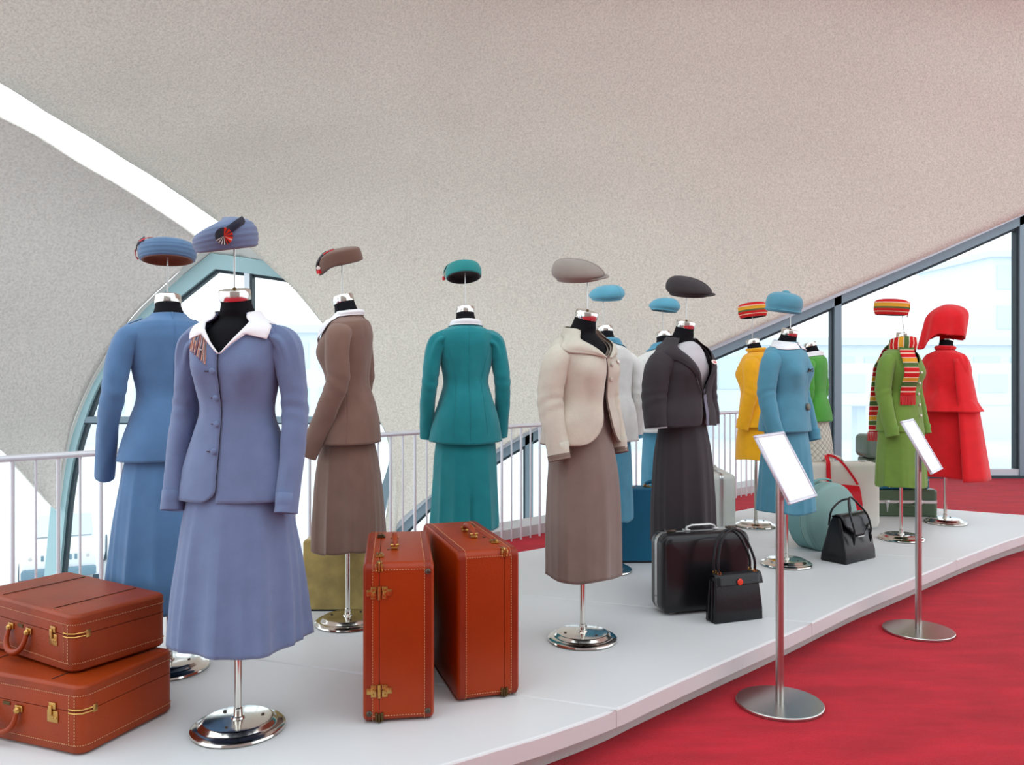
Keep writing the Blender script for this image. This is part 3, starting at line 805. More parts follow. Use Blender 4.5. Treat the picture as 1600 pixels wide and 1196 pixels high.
def suit_cream():
    r = person_base('m5', 'mannequin in short cream linen jacket open over a taupe skirt', .334, 3.943, 46)
    H = 1.56; zs = 1.435; stand(H, r, .45); wire = neck(zs, H, r, wire=.195, tilt=.30)
    blouse = Garment(zs, 1.0, bust=.022, seed=5., slope=.06)
    v0 = vneck(-.12, .9)
    bl = garment_mesh('blouse', blouse, -.45, TAU, r, lambda dz: (v0(dz), 2 * PI - v0(dz)))
    g = Garment(zs, 1.14, lambda dz: (1 + .26 * gauss(dz + .36, .13) + .02, 1.02 + .22 * gauss(dz + .36, .15), 1.02 + .18 * gauss(dz + .36, .15)), bust=.026, seed=6., wrinkle=.004, slope=.04)
    f = open_edge(None, -.50, -.10, .95, round_=.12, gap=.02, gap_hem=.22)
    j = garment_mesh('jacket', g, -.50, CRM, r, lambda dz: (f(dz), 2 * PI - f(dz)), n=90, th=.006)
    edge_piping(g, f, -.50, PIP, j)
    for s in (-1, 1): sleeve(g, s, j, CRM, .565, 1.18, fwd=.05, out=.010, shoulder=.166, cuff=(PIP, .012, 1.02))
    collar(g, [(.05, -.10, .12, -.10), (.40, -.035, .78, -.06), (.75, .025, 1.22, -.02), (1.1, .066, 1.5, .012), (1.9, .078, 1.9, .030), (PI, .084, PI, .034)], CRM, j)
    for dz, in ((-.13,), (-.20,)): disc('button', g, .16, dz, .010, CRM, j, .006)
    disc('wing_pin', g, .48, -.115, .016, M['white_enamel'], j, .004, False, .010)
    skirt(zs, -.36, -1.125, TAU, r, rx=(.135, .172, .178, .175), ry=(.105, .15, .168, .17), folds=.10, ks=(5, 7, 11), seed=21, slit=.75)
    HATPOS['m5'] = to_world(r, wire)
suit_cream()

# ---- 6 / 8 white blouse and sky blue skirt, two alike
OFF = fb('ivory cotton blouse', (226, 226, 222)); SKY = fb('sky blue cotton', (84, 152, 180)); 
def uniform_sky(key, label, X, Y, facing, sd):
    r = person_base(key, label, X, Y, facing)
    H = 1.555; zs = 1.43; stand(H, r, .5); wire = neck(zs, H, r, wire=.21, tilt=.25, wire_dx=(.0, -.02))
    g = Garment(zs, 1.12, lambda dz: (1.02 + .20 * gauss(dz + .34, .14), 1.04 + .18 * gauss(dz + .34, .15), 1.02 + .16 * gauss(dz + .34, .15)), seed=sd, wrinkle=.006, slope=.04)
    j = garment_mesh('blouse', g, -.60, OFF, r)
    for s in (-1, 1): sleeve(g, s, j, OFF, .585, 1.15, fwd=.03, out=.02, shoulder=.165, cuff=(SKY, .010, 1.02))
    collar(g, [(.0, .060, .0, .02), (.6, .062, .7, .012), (1.3, .074, 1.35, .018), (2.2, .084, 2.25, .022), (2.8, .086, 2.80, .018), (3.05, .086, 2.98, .034)], SKY, j, full=True)
    skirt(zs, -.50, -1.10, SKY, r, rx=(.155, .165, .172, .178), ry=(.115, .14, .15, .158), folds=.03, ks=(5, 8, 11), seed=sd + 30)
    HATPOS[key] = to_world(r, wire)
uniform_sky('m6', 'mannequin in ivory blouse with sky blue collar and skirt, behind the cream jacket', .60, 5.30, -160, 9.)
uniform_sky('m8', 'mannequin in sky blue skirt mostly hidden behind the charcoal suit', 1.11, 6.05, -168, 13.)

# ---- 7 charcoal suit
CHA = fb('charcoal brown wool', (58, 53, 57), sheen=.08); CHAD = fb('charcoal hat felt', (54, 49, 51), sheen=.08); SHELLT = fb('pale grey knit shell', (196, 196, 200)); CLIN = fb('slate lining', (120, 122, 140))
def suit_charcoal():
    r = person_base('m7', 'mannequin in charcoal skirt suit with open jacket over pale grey top', .975, 4.76, 38)
    H = 1.56; zs = 1.43; stand(H, r, .45); wire = neck(zs, H, r, wire=.20, tilt=.25)
    sh = Garment(zs, 1.0, bust=.022, seed=1., top=.012, slope=.06)
    garment_mesh('knit_shell', sh, -.46, SHELLT, r)
    g = Garment(zs, 1.16, lambda dz: (1.03 + .36 * gauss(dz + .36, .15), 1.02 + .26 * gauss(dz + .36, .16), 1.02 + .26 * gauss(dz + .36, .16)), bust=.024, seed=7., slope=.04)
    f = open_edge(None, -.47, -.28, .95, round_=.02, gap=.03, gap_hem=.12)
    j = garment_mesh('jacket', g, -.47, CHA, r, lambda dz: (f(dz), 2 * PI - f(dz)), n=90, th=.006)
    for s in (-1, 1): sleeve(g, s, j, CHA, .475, 1.45, fwd=.02, out=.015, shoulder=.168, cuff=(SHELLT, .008, .97))
    collar(g, [(.03, -.29, .06, -.28), (.16, -.20, .42, -.17), (.42, -.09, .86, -.08), (.75, .005, 1.25, -.045), (1.1, .058, 1.5, -.01), (1.9, .070, 1.9, .005), (PI, .076, PI, .008)], CHA, j)
    b = MB(); b.tube([g.P(.09 + .05 * 0, -.46 + .20 * i / 10, .006) for i in range(11)], .014, 6, flat=.15, up=(math.sin(.1), -math.cos(.1), 0)); b.build('slate_facing', CLIN, j)
    p = disc('logo_pin', g, .36, -.105, .026, M['white_enamel'], j, .004, False, .014, off=.024)
    lg = MB()
    c0 = g.P(.36, -.105, .0295); ex = (g.P(.39, -.105, .0295) - c0).normalized(); ez = Vector((0, 0, 1))
    def seg(a, c): lg.tube([c0 + ex * a[0] * .001 + ez * a[1] * .001, c0 + ex * c[0] * .001 + ez * c[1] * .001], .0014, 6)
    for a, c in (((-16, 5), (-8, 6)), ((-12, 5), (-12, -5)), ((-6, 5), (-3, -5)), ((-3, -5), (0, 4)), ((0, 4), (3, -5)), ((3, -5), (6, 5)), ((7, -5), (11, 5)), ((11, 5), (15, -5)), ((9, -1), (13, -1))): seg(a, c)
    lg.build('pin_lettering', M['red_badge'], j)
    skirt(zs, -.36, -1.135, CHA, r, rx=(.135, .172, .186, .188), ry=(.105, .15, .17, .178), folds=.09, ks=(5, 7, 12), seed=33)
    HATPOS['m7'] = to_world(r, wire)
suit_charcoal()

# ---- 9 yellow dress
YEL = fb('marigold wool', (238, 172, 22))
def suit_yellow():
    r = person_base('m9', 'mannequin in marigold yellow dress and jacket with high collar', 1.992, 6.80, -122)
    H = 1.53; zs = 1.40; stand(H, r, .7); wire = neck(zs, H, r, wire=.25, tilt=.2)
    g = Garment(zs, 1.06, lambda dz: (1.02 + .12 * gauss(dz + .33, .13), 1.04 + .08 * gauss(dz + .33, .13), 1.02 + .08 * gauss(dz + .33, .13)), bust=.03, seed=17., top=.055)
    j = garment_mesh('jacket', g, -.585, YEL, r)
    for s in (-1, 1): sleeve(g, s, j, YEL, .60, 1.10, fwd=.05, out=.0)
    collar(g, [(.0, .080, .0, .045), (.8, .084, .8, .048), (1.6, .090, 1.6, .052), (2.4, .096, 2.4, .056), (PI, .098, PI, .056)], YEL, j, name='roll_collar')
    skirt(zs, -.5, -.845, YEL, r, rx=(.165, .175, .18), ry=(.125, .15, .158), folds=.015, ks=(4, 7), seed=41)
    HATPOS['m9'] = to_world(r, wire)
suit_yellow()

# ---- 10 petrol blue suit with white round collar
PET = fb('petrol blue wool', (84, 148, 172)); PETD = fb('petrol blue hat felt', (86, 150, 172)); HORN = mat('horn button', (92, 92, 78), rough=.35)
def suit_petrol():
    r = person_base('m10', 'mannequin in petrol blue suit with white round collar and one horn button', 1.800, 5.46, 42)
    H = 1.545; zs = 1.425; stand(H, r, .5); wire = neck(zs, H, r, wire=.17, tilt=.25)
    g = Garment(zs, 1.10, lambda dz: (1.02 + .14 * gauss(dz + .33, .14), 1.03 + .12 * gauss(dz + .33, .14), 1.02 + .10 * gauss(dz + .33, .14)), bust=.028, seed=19.)
    j = garment_mesh('jacket', g, -.545, PET, r, lambda dz: (.05, 2 * PI + .12), lap=.006)
    for s in (-1, 1): sleeve(g, s, j, PET, .62, 1.14, fwd=.06, out=.02, shoulder=.162)
    collar(g, [(.04, .046, .06, -.012), (.5, .054, .62, -.010), (1.1, .064, 1.2, .006), (1.8, .076, 1.8, .020), (PI, .084, PI, .024)], M['white_cloth'], j)
    disc('button', g, .10, -.385, .024, HORN, j, .010, off=.012)
    b = MB(); b.tube([g.P(-.02, -.385, .012), g.P(.04, -.385, .013)], .002, 6); b.build('buttonhole', M['seam'], j)
    bw = MB()
    for s in (-1, 1): bw.tube([g.P(.1, -.15, .012), g.P(.1 + s * .10, -.15 + .012, .018), g.P(.1 + s * .13, -.15 - .006, .016), g.P(.1, -.152, .012)], .004, 6)
    bw.build('wing_brooch', M['dark_lining'], j)
    skirt(zs, -.48, -1.065, PET, r, rx=(.155, .175, .188, .198), ry=(.115, .15, .168, .18), folds=.09, ks=(5, 7, 10), seed=44)
    HATPOS['m10'] = to_world(r, wire)
suit_petrol()

# ---- 11 green sweater, plaid skirt
GRN = fb('grass green knit', (82, 170, 66), weave=.5)
def suit_green():
    r = person_base('m11', 'mannequin in grass green top with white collar and plaid skirt', 2.66, 7.35, -128)
    H = 1.52; zs = 1.39; stand(H, r, .6); neck(zs, H, r, tilt=.25)
    g = Garment(zs, 1.06, lambda dz: (1.0 + .08 * gauss(dz + .33, .13), 1.02, 1.02), bust=.024, seed=23.)
    j = garment_mesh('jumper', g, -.56, GRN, r)
    for s in (-1, 1): sleeve(g, s, j, GRN, .55, 1.05, fwd=.05, out=.0, cuff=(M['white_cloth'], .05, 1.06))
    collar(g, [(.0, .058, .0, .0), (.6, .060, .7, -.005), (1.3, .074, 1.35, .014), (2.2, .088, 2.2, .026), (PI, .092, PI, .026)], M['white_cloth'], j)
    skirt(zs, -.5, -.96, plaid_mat(), r, rx=(.155, .178, .20), ry=(.12, .155, .18), folds=.02, ks=(4, 7), seed=50, uv=True)
suit_green()

# ---- 12 olive coat dress with striped scarf
OLV = fb('moss green wool', (112, 146, 62))
SCOLS = [(0., (206, 34, 36)), (.20, (240, 214, 190)), (.24, (226, 164, 52)), (.44, (240, 214, 190)), (.48, (84, 112, 60)), (.70, (240, 214, 190)), (.74, (206, 34, 36)), (.94, (240, 214, 190))]
SCARF = stripes_mat('striped red yellow green knit', 'UV', SCOLS, .15)
HATST = stripes_mat('striped knit hat', 'Z', [(0., (206, 34, 36)), (.17, (238, 200, 170)), (.22, (206, 34, 36)), (.38, (84, 100, 60)), (.50, (226, 164, 52)), (.72, (240, 204, 180)), (.78, (206, 34, 36)), (.95, (150, 40, 36))], .12)
def suit_olive():
    r = person_base('m12', 'mannequin in moss green coat with white buttons, wearing a striped scarf', 2.937, 6.28, 34)
    H = 1.56; zs = 1.42; stand(H, r, .6); wire = neck(zs, H, r, wire=.21, tilt=.12, wire_dx=(-.045, .0))
    g = Garment(zs, 1.06, lambda dz: (1.02 + .14 * gauss(dz + .33, .14), 1.04 + .10 * gauss(dz + .33, .14), 1.02 + .10 * gauss(dz + .33, .14)), bust=.030, seed=27.)
    v = vneck(-.10, .8)
    j = garment_mesh('coat', g, -.60, OLV, r, lambda dz: (v(dz) + .04, 2 * PI + .10 - v(dz)))
    for s in (-1, 1): sleeve(g, s, j, OLV, .635, 1.10, fwd=.05, out=.015)
    for dz in (-.16, -.24, -.32, -.40, -.48): disc('button', g, .09, dz, .010, M['white_enamel'], j, .007, off=.010)
    skirt(zs, -.58, -1.01, OLV, r, rx=(.195, .20, .205), ry=(.145, .165, .178), folds=.07, ks=(4, 7, 9), seed=55, name='coat_skirt')
    # scarf : wound round the neck, one end on the front, the other down the back
    sc_ = empty('scarf', r.location, r.rotation_euler.z, 'striped red, yellow and green fringed scarf wound over the moss green coat', 'scarf')
    def ribbon(pts, w, nm, across=None, uv0=0.):
        P = smooth_path(pts, 40); vs = []; uv = []; L = uv0
        for i, p in enumerate(P):
            if i: L += (P[i] - P[i - 1]).length
            t = (P[min(i + 1, 39)] - P[max(i - 1, 0)]).normalized()
            a = Vector(across[0]).lerp(Vector(across[1]), i / 39).normalized()
            for q in (-1, -.5, 0, .5, 1): vs.append(p + a * w / 2 * q + Vector((p.x, p.y, 0)).normalized() * .004 * math.cos(q * 9)); uv.append(L)
        o = mesh(nm, vs, grid_faces(40, 5), SCARF, sc_); ul = o.data.uv_layers.new(name='cloth')
        for poly in o.data.polygons:
            for li, vi in zip(poly.loop_indices, poly.vertices): ul.data[li].uv = (uv[vi], 0)
        solid(o, .005, 0); return o
    wrap = [(math.sin(w) * .098, -math.cos(w) * .094 - .012, zs + .040 + .022 * math.sin(w * 1.0 + 2.2)) for w in [2 * PI * i / 16 for i in range(17)]]
    ribbon(wrap, .095, 'neck_wrap', ((.1, 0, 1), (.1, 0, 1)))
    f0 = [g.P(-.50 - .12 * i / 8, .030 - .36 * i / 8, .030 if i < 3 else .022) for i in range(9)]
    e = ribbon(f0, .11, 'front_end', ((.85, -.5, 0), (.83, -.56, 0)), .07)
    def fringe(pts, across, w, parent):
        b = MB()
        for i in range(18):
            q = (i / 17 - .5) * w; a = Vector(across).normalized(); p = Vector(pts) + a * q
            b.tube([p, p + Vector((.002 * math.sin(i * 2.3), 0, -.035)), p + Vector((.004 * math.sin(i * 1.7), 0, -.070))], .003, 5)
        o = b.build('fringe', M['red_badge'], parent); return o
    fringe(f0[-1], (.83, -.56, 0), .11, e)
    b0 = [Vector((.0, .065, zs + .075)), Vector((-.02, .115, zs + .02)), Vector((-.035, .145, zs - .06))] + [Vector((-.050, .165 + .012 * i / 8, zs - .12 - .50 * i / 8)) for i in range(9)]
    e = ribbon(b0, .11, 'back_end', ((.8, .35, 0), (.5, -.75, 0)), .03)
    fringe(b0[-1], (.5, -.75, 0), .11, e)
    HATPOS['m12'] = to_world(r, wire)
suit_olive()

# ---- 13 red cape coat
REDF = fb('poppy red wool', (222, 26, 36))
def suit_red():
    r = person_base('m13', 'mannequin in poppy red coat with a short shoulder cape', 3.62, 6.95, 128)
    H = 1.555; zs = 1.42; stand(H, r, .6); wire = neck(zs, H, r, wire=.07, tilt=.30)
    coat = skirt(zs, -.10, -1.025, REDF, r, rx=(.16, .20, .235, .25), ry=(.11, .15, .19, .205), folds=.05, ks=(3, 5, 8), seed=61, name='coat')
    g = Garment(zs, 1.0, lambda dz: (1 + .95 * max(0, .02 - dz) ** .8, 1.0 + .95 * max(0, .02 - dz) ** .8, 1.0 + .95 * max(0, .02 - dz) ** .8), bust=.0, seed=31., wrinkle=.010, top=.055)
    vs = []; n = 90; R = g.rows(-.48)
    for dz in R:
        for j in range(n):
            ph = 2 * PI * j / n; t = max(0., -dz / .48); p = g.P(ph, dz, .012 * t * (math.sin(6 * ph + 1) + .6 * math.sin(10 * ph)) + .03 * t)
            vs.append(p)
    o = mesh('cape', vs, grid_faces(len(R), n, True), REDF, r); solid(o, .005)
    collar(g, [(.0, .080, .0, .045), (.8, .084, .8, .048), (1.6, .092, 1.6, .050), (PI, .098, PI, .052)], REDF, o, name='stand_collar')
    b = MB(); pts = []
    # long panel of the coat hanging from the shoulder on the far side
    vs = []
    for i in range(24):
        t = i / 23; z = zs - .05 - .99 * t
        for j in range(12):
            w = -1.2 + 2.0 * j / 11; rr = .165 + .17 * t ** .8 + .008 * math.sin(j * 1.9) * t
            vs.append((-math.cos(w) * rr, math.sin(w) * rr * .9, z))
    o2 = mesh('side_panel', vs, grid_faces(24, 12), REDF, r); solid(o2, .005)
    HATPOS['m13'] = to_world(r, wire)
suit_red()
# ------------------------------------------------------------------ hats on their wires
def hat(key, name, label, a, b_, prof, m, lining, facing, pitch=0., roll=0., zc=.05, ribs=0, group=None, shape=None, off=(0, 0, 0), n=56, cat='hat', ribamp=.012):
    """prof: (radius factor, height, forward shift) from the rim to the crown; facing/pitch/roll in degrees"""
    R3 = Matrix.Rotation(math.radians(facing), 3, 'Z') @ Matrix.Rotation(math.radians(pitch), 3, 'X') @ Matrix.Rotation(math.radians(roll), 3, 'Y')
    tip = HATPOS[key]
    loc = tip - R3 @ Vector((0, 0, zc)) + Vector(off)
    r = empty(name, loc, 0, label, cat, group); r.rotation_euler = R3.to_euler()
    K = 34; vs = []
    for i in range(K):
        s, z, dy = cr(prof, (len(prof) - 1) * i / (K - 1))
        for j in range(n):
            w = 2 * PI * j / n; rr = max(s, .001)
            if ribs: rr *= 1 + ribamp * math.cos(2 * PI * ribs * i / (K - 1)) * (1 if i < K * .72 else 0)
            rr *= 1 + .010 * noise.noise(Vector((math.cos(w) * 2 + a * 9, math.sin(w) * 2, z * 20)))
            p = Vector((math.sin(w) * a * rr, -math.cos(w) * b_ * rr - dy, z))
            vs.append(shape(p, w, i / (K - 1)) if shape else p)
    fs = grid_faces(K, n, True) + [tuple(range((K - 1) * n, K * n))]
    crown = mesh('crown', vs, fs, m, r)
    lv = []
    c = sum((vs[j] for j in range(n)), Vector()) / n
    for k, dz in ((1., 0.), (.93, -.0015), (.92, .012), (.85, .026), (.4, .034)):
        for j in range(n): lv.append(c + (vs[j] - c) * k + Vector((0, 0, dz)))
    mesh('lining', lv, grid_faces(5, n, True) + [tuple(range(4 * n, 5 * n))], lining, r)
    r['_'] = 1; del r['_']
    def at(w, t, o=.003):
        i = t * (K - 1); s, z, dy = cr(prof, (len(prof) - 1) * t); p = Vector((math.sin(w) * a * s, -math.cos(w) * b_ * s - dy, z))
        if shape: p = shape(p, w, t)
        return p + Vector((math.sin(w), -math.cos(w), .15)).normalized() * o
    return r, at

def strap_on(at, path, width, name, m, parent, o=.004, th=.002):
    """flat ribbon following (angle, height) pairs on the hat"""
    P = [at(w, t, o) for w, t in path]; P = smooth_path(P, 16); vs = []
    for i, p in enumerate(P):
        t = (P[min(i + 1, 15)] - P[max(i - 1, 0)]).normalized(); nr = Vector((p.x, p.y, .02)).normalized(); q = t.cross(nr).normalized()
        for k in (-1, 0, 1): vs.append(p + q * k * width / 2 + nr * (.001 if k == 0 else 0))
    x = mesh(name, vs, grid_faces(16, 3), m, parent); solid(x, th, 0); return x

PILL = [(.93, 0, 0), (1.0, .006, 0), (1.05, .03, 0), (1.06, .05, 0), (1.0, .074, 0), (.86, .090, 0), (.55, .102, 0), (.2, .106, 0), (.01, .106, 0)]
def wedge(k):  # front of the cap stands higher than the back
    def f(p, w, t): return Vector((p.x, p.y, p.z * (1 + k * math.cos(w)) ))
    return f
# quilted lavender cap with rosette
r, at = hat('m1', 'quilted_cap', 'lavender blue quilted cap with striped rosette floating on a wire, nearest hat', .106, .108, PILL, LAVD, M['tan_lining'], 8, 9, -8, .055, ribs=9, shape=lambda p, w, t: Vector((p.x, p.y, p.z * (.84 + .12 * math.cos(w) + .18 * math.sin(w)))), off=(-.034, 0, -.004), ribamp=.011)
strap_on(at, [(.28, .42), (.62, .52), (1.00, .62)], .026, 'ribbon', M['navy_ribbon'], r, .006)
def rosette(at, w, t, rad, parent, slices, name='rosette'):
    c = at(w, t, .006); nr = Vector((c.x, c.y, .01)).normalized(); ax = Vector((0, 0, 1)).cross(nr).normalized(); ay = nr.cross(ax)
    n = len(slices); mats = [M['navy_ribbon'], M['white_enamel'], M['vermilion']]
    b = MB(); vs = [c + nr * .006]
    for k in range(n * 2):
        q = 2 * PI * k / (2 * n); z = .002 + (.004 if k % 2 else 0)
        vs.append(c + ax * math.cos(q) * rad + ay * math.sin(q) * rad + nr * z)
    for k in range(2 * n): b.add([vs[0], vs[1 + k], vs[1 + (k + 1) % (2 * n)]], [(0, 1, 2)], slices[k // 2])
    b.add([p - nr * .004 for p in vs[1:]], [tuple(range(2 * n))], 0)
    return b.build(name, None, parent, False, mats)
sl = []
for k in range(36):
    q = 360 * k / 36
    sl.append(2 if (q < 75 or q > 275) and k % 3 != 2 else (1 if 190 <= q <= 350 and k % 2 == 0 else 0))
ro = rosette(at, .16, .34, .029, r, sl); b = MB(); b.lathe([(.001, 0), (.005, 0), (.004, .004), (.001, .005)], 12)
# steel blue cap seen from behind
r, at = hat('m2', 'quilted_cap', 'steel blue quilted cap with brown lining and red ribbon tips', .112, .112, [(.92, 0, 0), (1., .006, 0), (1.05, .03, 0), (1.03, .052, 0), (.92, .072, 0), (.6, .086, 0), (.2, .09, 0), (.01, .09, 0)], BLUD, M['tan_lining'], -110, 5, -5, .045, ribs=9, off=(.0, 0, .030), ribamp=.011)
strap_on(at, [(.62, .34), (.85, .50), (1.20, .62)], .030, 'ribbon', M['navy_ribbon'], r, .007)
for w0, t0, t1 in ((.70, .03, .34), (1.22, .50, .80)): strap_on(at, [(w0, t0), (w0 + .03, (t0 + t1) / 2), (w0 + .06, t1)], .022, 'ribbon_tip', M['red_badge'], r, .010)
# brown folded cap
FOLD = [(.95, 0, 0), (1.0, .004, 0), (1.0, .03, 0), (.98, .052, 0), (.90, .068, 0), (.6, .076, 0), (.2, .078, 0), (.01, .078, 0)]
def droop(k, lift=0.):
    def f(p, w, t): return Vector((p.x, p.y, p.z + lift * (t if w < 99 else 0) - k * max(0., -p.y / .1) ** 2))
    return f
r, at = hat('m3', 'folded_cap', 'cocoa brown cap tipped forward with black band and red badge', .078, .118, FOLD, BRND, M['dark_lining'], -94, 10, 15, .05, shape=droop(.030), off=(-.02, 0, .0))
strap_on(at, [(1.00, .92), (.70, .70), (.38, .46), (.08, .26)], .032, 'band', M['black_ribbon'], r, .006)
strap_on(at, [(1.20, .90), (1.0, .76), (.9, .66)], .007, 'red_edging', M['red_badge'], r, .010)
c = at(.62, .24, .006); b = MB(); b.tube([c + Vector((0, 0, .020)), c, c + Vector((0, 0, -.018))], [.004, .016, .020], 3, flat=.25); b.build('red_badge', M['red_badge'], r)
b = MB(); b.tube([c + Vector((.004, 0, .020)), c + Vector((.004, 0, .012)), c + Vector((.004, 0, .004))], [.003, .012, .008], 10, flat=.3); b.build('enamel_wing', M['white_enamel'], r)
# teal cap with black lining
r, at = hat('m4', 'folded_cap', 'teal cap with black lining tipped away over the teal suit', .100, .105, [(.95, 0, 0), (1., .004, 0), (1.02, .03, 0), (.98, .055, 0), (.86, .075, 0), (.5, .086, 0), (.01, .088, 0)], TEAD, M['dark_lining'], -135, 14, -8, .045, off=(-.01, 0, .012))
strap_on(at, [(.78, .02), (.80, .4), (.80, .70), (.78, .84)], .026, 'upright_band', TEAD, r, .009)
c = at(.78, .16, .014); b = MB(); b.box(c, (.014, .014, .022), bev=.003); b.build('red_badge', M['red_badge'], r)
# soft peaked berets
BER = [(.86, 0, 0), (.90, .010, 0), (1.02, .024, 0), (1.06, .036, 0), (1.02, .056, -.004), (.86, .082, -.010), (.56, .102, -.016), (.22, .108, -.018), (.01, .108, -.018)]
def beret(key, name, label, m, facing, pitch, roll, sc_=1., group=None, peak=True, off=(0, 0, 0), lin_=None, flatk=1.):
    pf = [(s * sc_, z * flatk, d) for s, z, d in BER]
    r, at = hat(key, name, label, .108, .118, pf, m, lin_ or M['dark_lining'], facing, pitch, roll, .055, group=group, off=off, shape=lambda p, w, t: Vector((p.x, p.y, p.z * (.88 + .11 * p.y / .1 * (1 if peak else .5)))))
    vs = []
    if peak:
        for i in range(6):
            u = i / 5
            for j in range(18):
                w = -1.05 + 2.1 * j / 17; k = .84 * sc_ + u * (.40 * math.cos(w * 1.35)) ; vs.append(Vector((math.sin(w) * .108 * k, -math.cos(w) * .118 * k, .012 - .008 * u + .010 * math.cos(w) * u)))
        v = mesh('peak', vs, grid_faces(6, 18), m, r); solid(v, .006, 0)
    else:
        b = MB(); b.tube([Vector((math.sin(2 * PI * i / 40) * .108 * .84 * sc_, -math.cos(2 * PI * i / 40) * .118 * .84 * sc_, .006)) for i in range(41)], .007, 8); b.build('head_band', m, r)
    b = MB(); b.tube([at(0, .35 + .6 * i / 12, .001) for i in range(13)], .0014, 6); b.tube([at(PI, .35 + .6 * i / 12, .001) for i in range(13)], .0014, 6); b.build('crown_seam', m, r)
    return r
beret('m5', 'peaked_beret', 'taupe felt beret with soft peak floating above the cream jacket', TAUD, 72, 2, -16, 1.0, off=(-.045, 0, .006))
beret('m7', 'peaked_beret', 'dark charcoal beret with soft peak floating above the charcoal suit', CHAD, 70, 6, -13, 1.04, off=(.015, 0, .0), flatk=1.05)
SKYD = fb('sky blue felt', (94, 166, 190))
beret('m6', 'small_beret', 'small sky blue beret floating above the ivory blouse, left of the charcoal one', SKYD, -140, -7, 8, .96, peak=False, off=(.025, 0, .02))
beret('m8', 'small_beret', 'small sky blue beret just left of the charcoal beret', SKYD, -150, -4, -6, .95, peak=False, off=(.02, 0, .0))
# knitted striped hats
KNIT = [(.92, 0, 0), (1., .008, 0), (1.06, .04, 0), (1.08, .07, 0), (1.04, .095, 0), (.88, .112, 0), (.5, .120, 0), (.2, .121, 0), (.01, .121, 0)]
r, at = hat('m9', 'knitted_hat', 'striped knitted hat floating above the marigold dress', .102, .108, KNIT, HATST, M['dark_lining'], -120, 6, 0, .07, ribs=4, ribamp=.02)
r, at = hat('m12', 'knitted_hat', 'striped knitted hat floating above the moss green coat', .112, .115, KNIT, HATST, M['dark_lining'], 20, 3, 2, .08, off=(-.07, 0, 0), ribs=4, ribamp=.02)
strap_on(at, [(.9, .04), (1.05, .25), (1.15, .5)], .05, 'folded_brim', HATST, r, .006, .006)
# petrol blue hat with button on top
r, at = hat('m10', 'felt_hat', 'petrol blue felt hat with covered button on top', .106, .112, [(.98, 0, 0), (1.02, .010, 0), (1.03, .03, 0), (1.07, .05, 0), (1.04, .085, 0), (.88, .112, 0), (.5, .128, 0), (.2, .130, 0), (.01, .130, 0)], PETD, PETD, 30, 9, 4, .06, off=(-.04, 0, .0))
b = MB(); b.tube([at(2 * PI * i / 48, .14, .003) for i in range(49)], .004, 8); b.build('turned_brim', PETD, r)
b = MB(); b.lathe([(.001, .122), (.024, .124), (.027, .132), (.022, .140), (.010, .145), (.001, .146)], 20); b.build('covered_button', PETD, r)
# red hood
tip = HATPOS['m13']
hood = empty('hood', tip - Vector((.0, 0, .0)), 0, 'poppy red hood draped on a wire above the red cape', 'hood')
vs = []; n = 64; K = 30
for i in range(K):
    t = i / (K - 1)          # 0 crown .. 1 hem
    rr = .150 * math.sin(min(1., t * 1.9) * PI / 2) ** .8 + .008 * t; z = .205 - .285 * t ** 1.25
    for j in range(n):
        w = 2 * PI * j / n; cx_, sy = math.cos(w), math.sin(w)
        pl = 1 + .07 * t * math.sin(5 * w + .6) + .05 * t * math.sin(9 * w)
        left = max(0., -cx_) ** 2; right = max(0., cx_) ** 3
        x = cx_ * rr * pl - left * .075 * t ** 2 + right * (.030 * math.sin(t * PI) - .03 * t * t); y = sy * rr * .86 * pl
        zz = z - left * .075 * t ** 3 + right * .04 * math.sin(t * PI) + .06 * t ** 3 * gauss(w - 3.95, .38) - .02 * t * t * math.cos(2 * w)
        vs.append((x, y, zz))
o = mesh('hood_cloth', vs, grid_faces(K, n, True) + [tuple(range(n))[::-1]], REDF, hood); solid(o, .005)

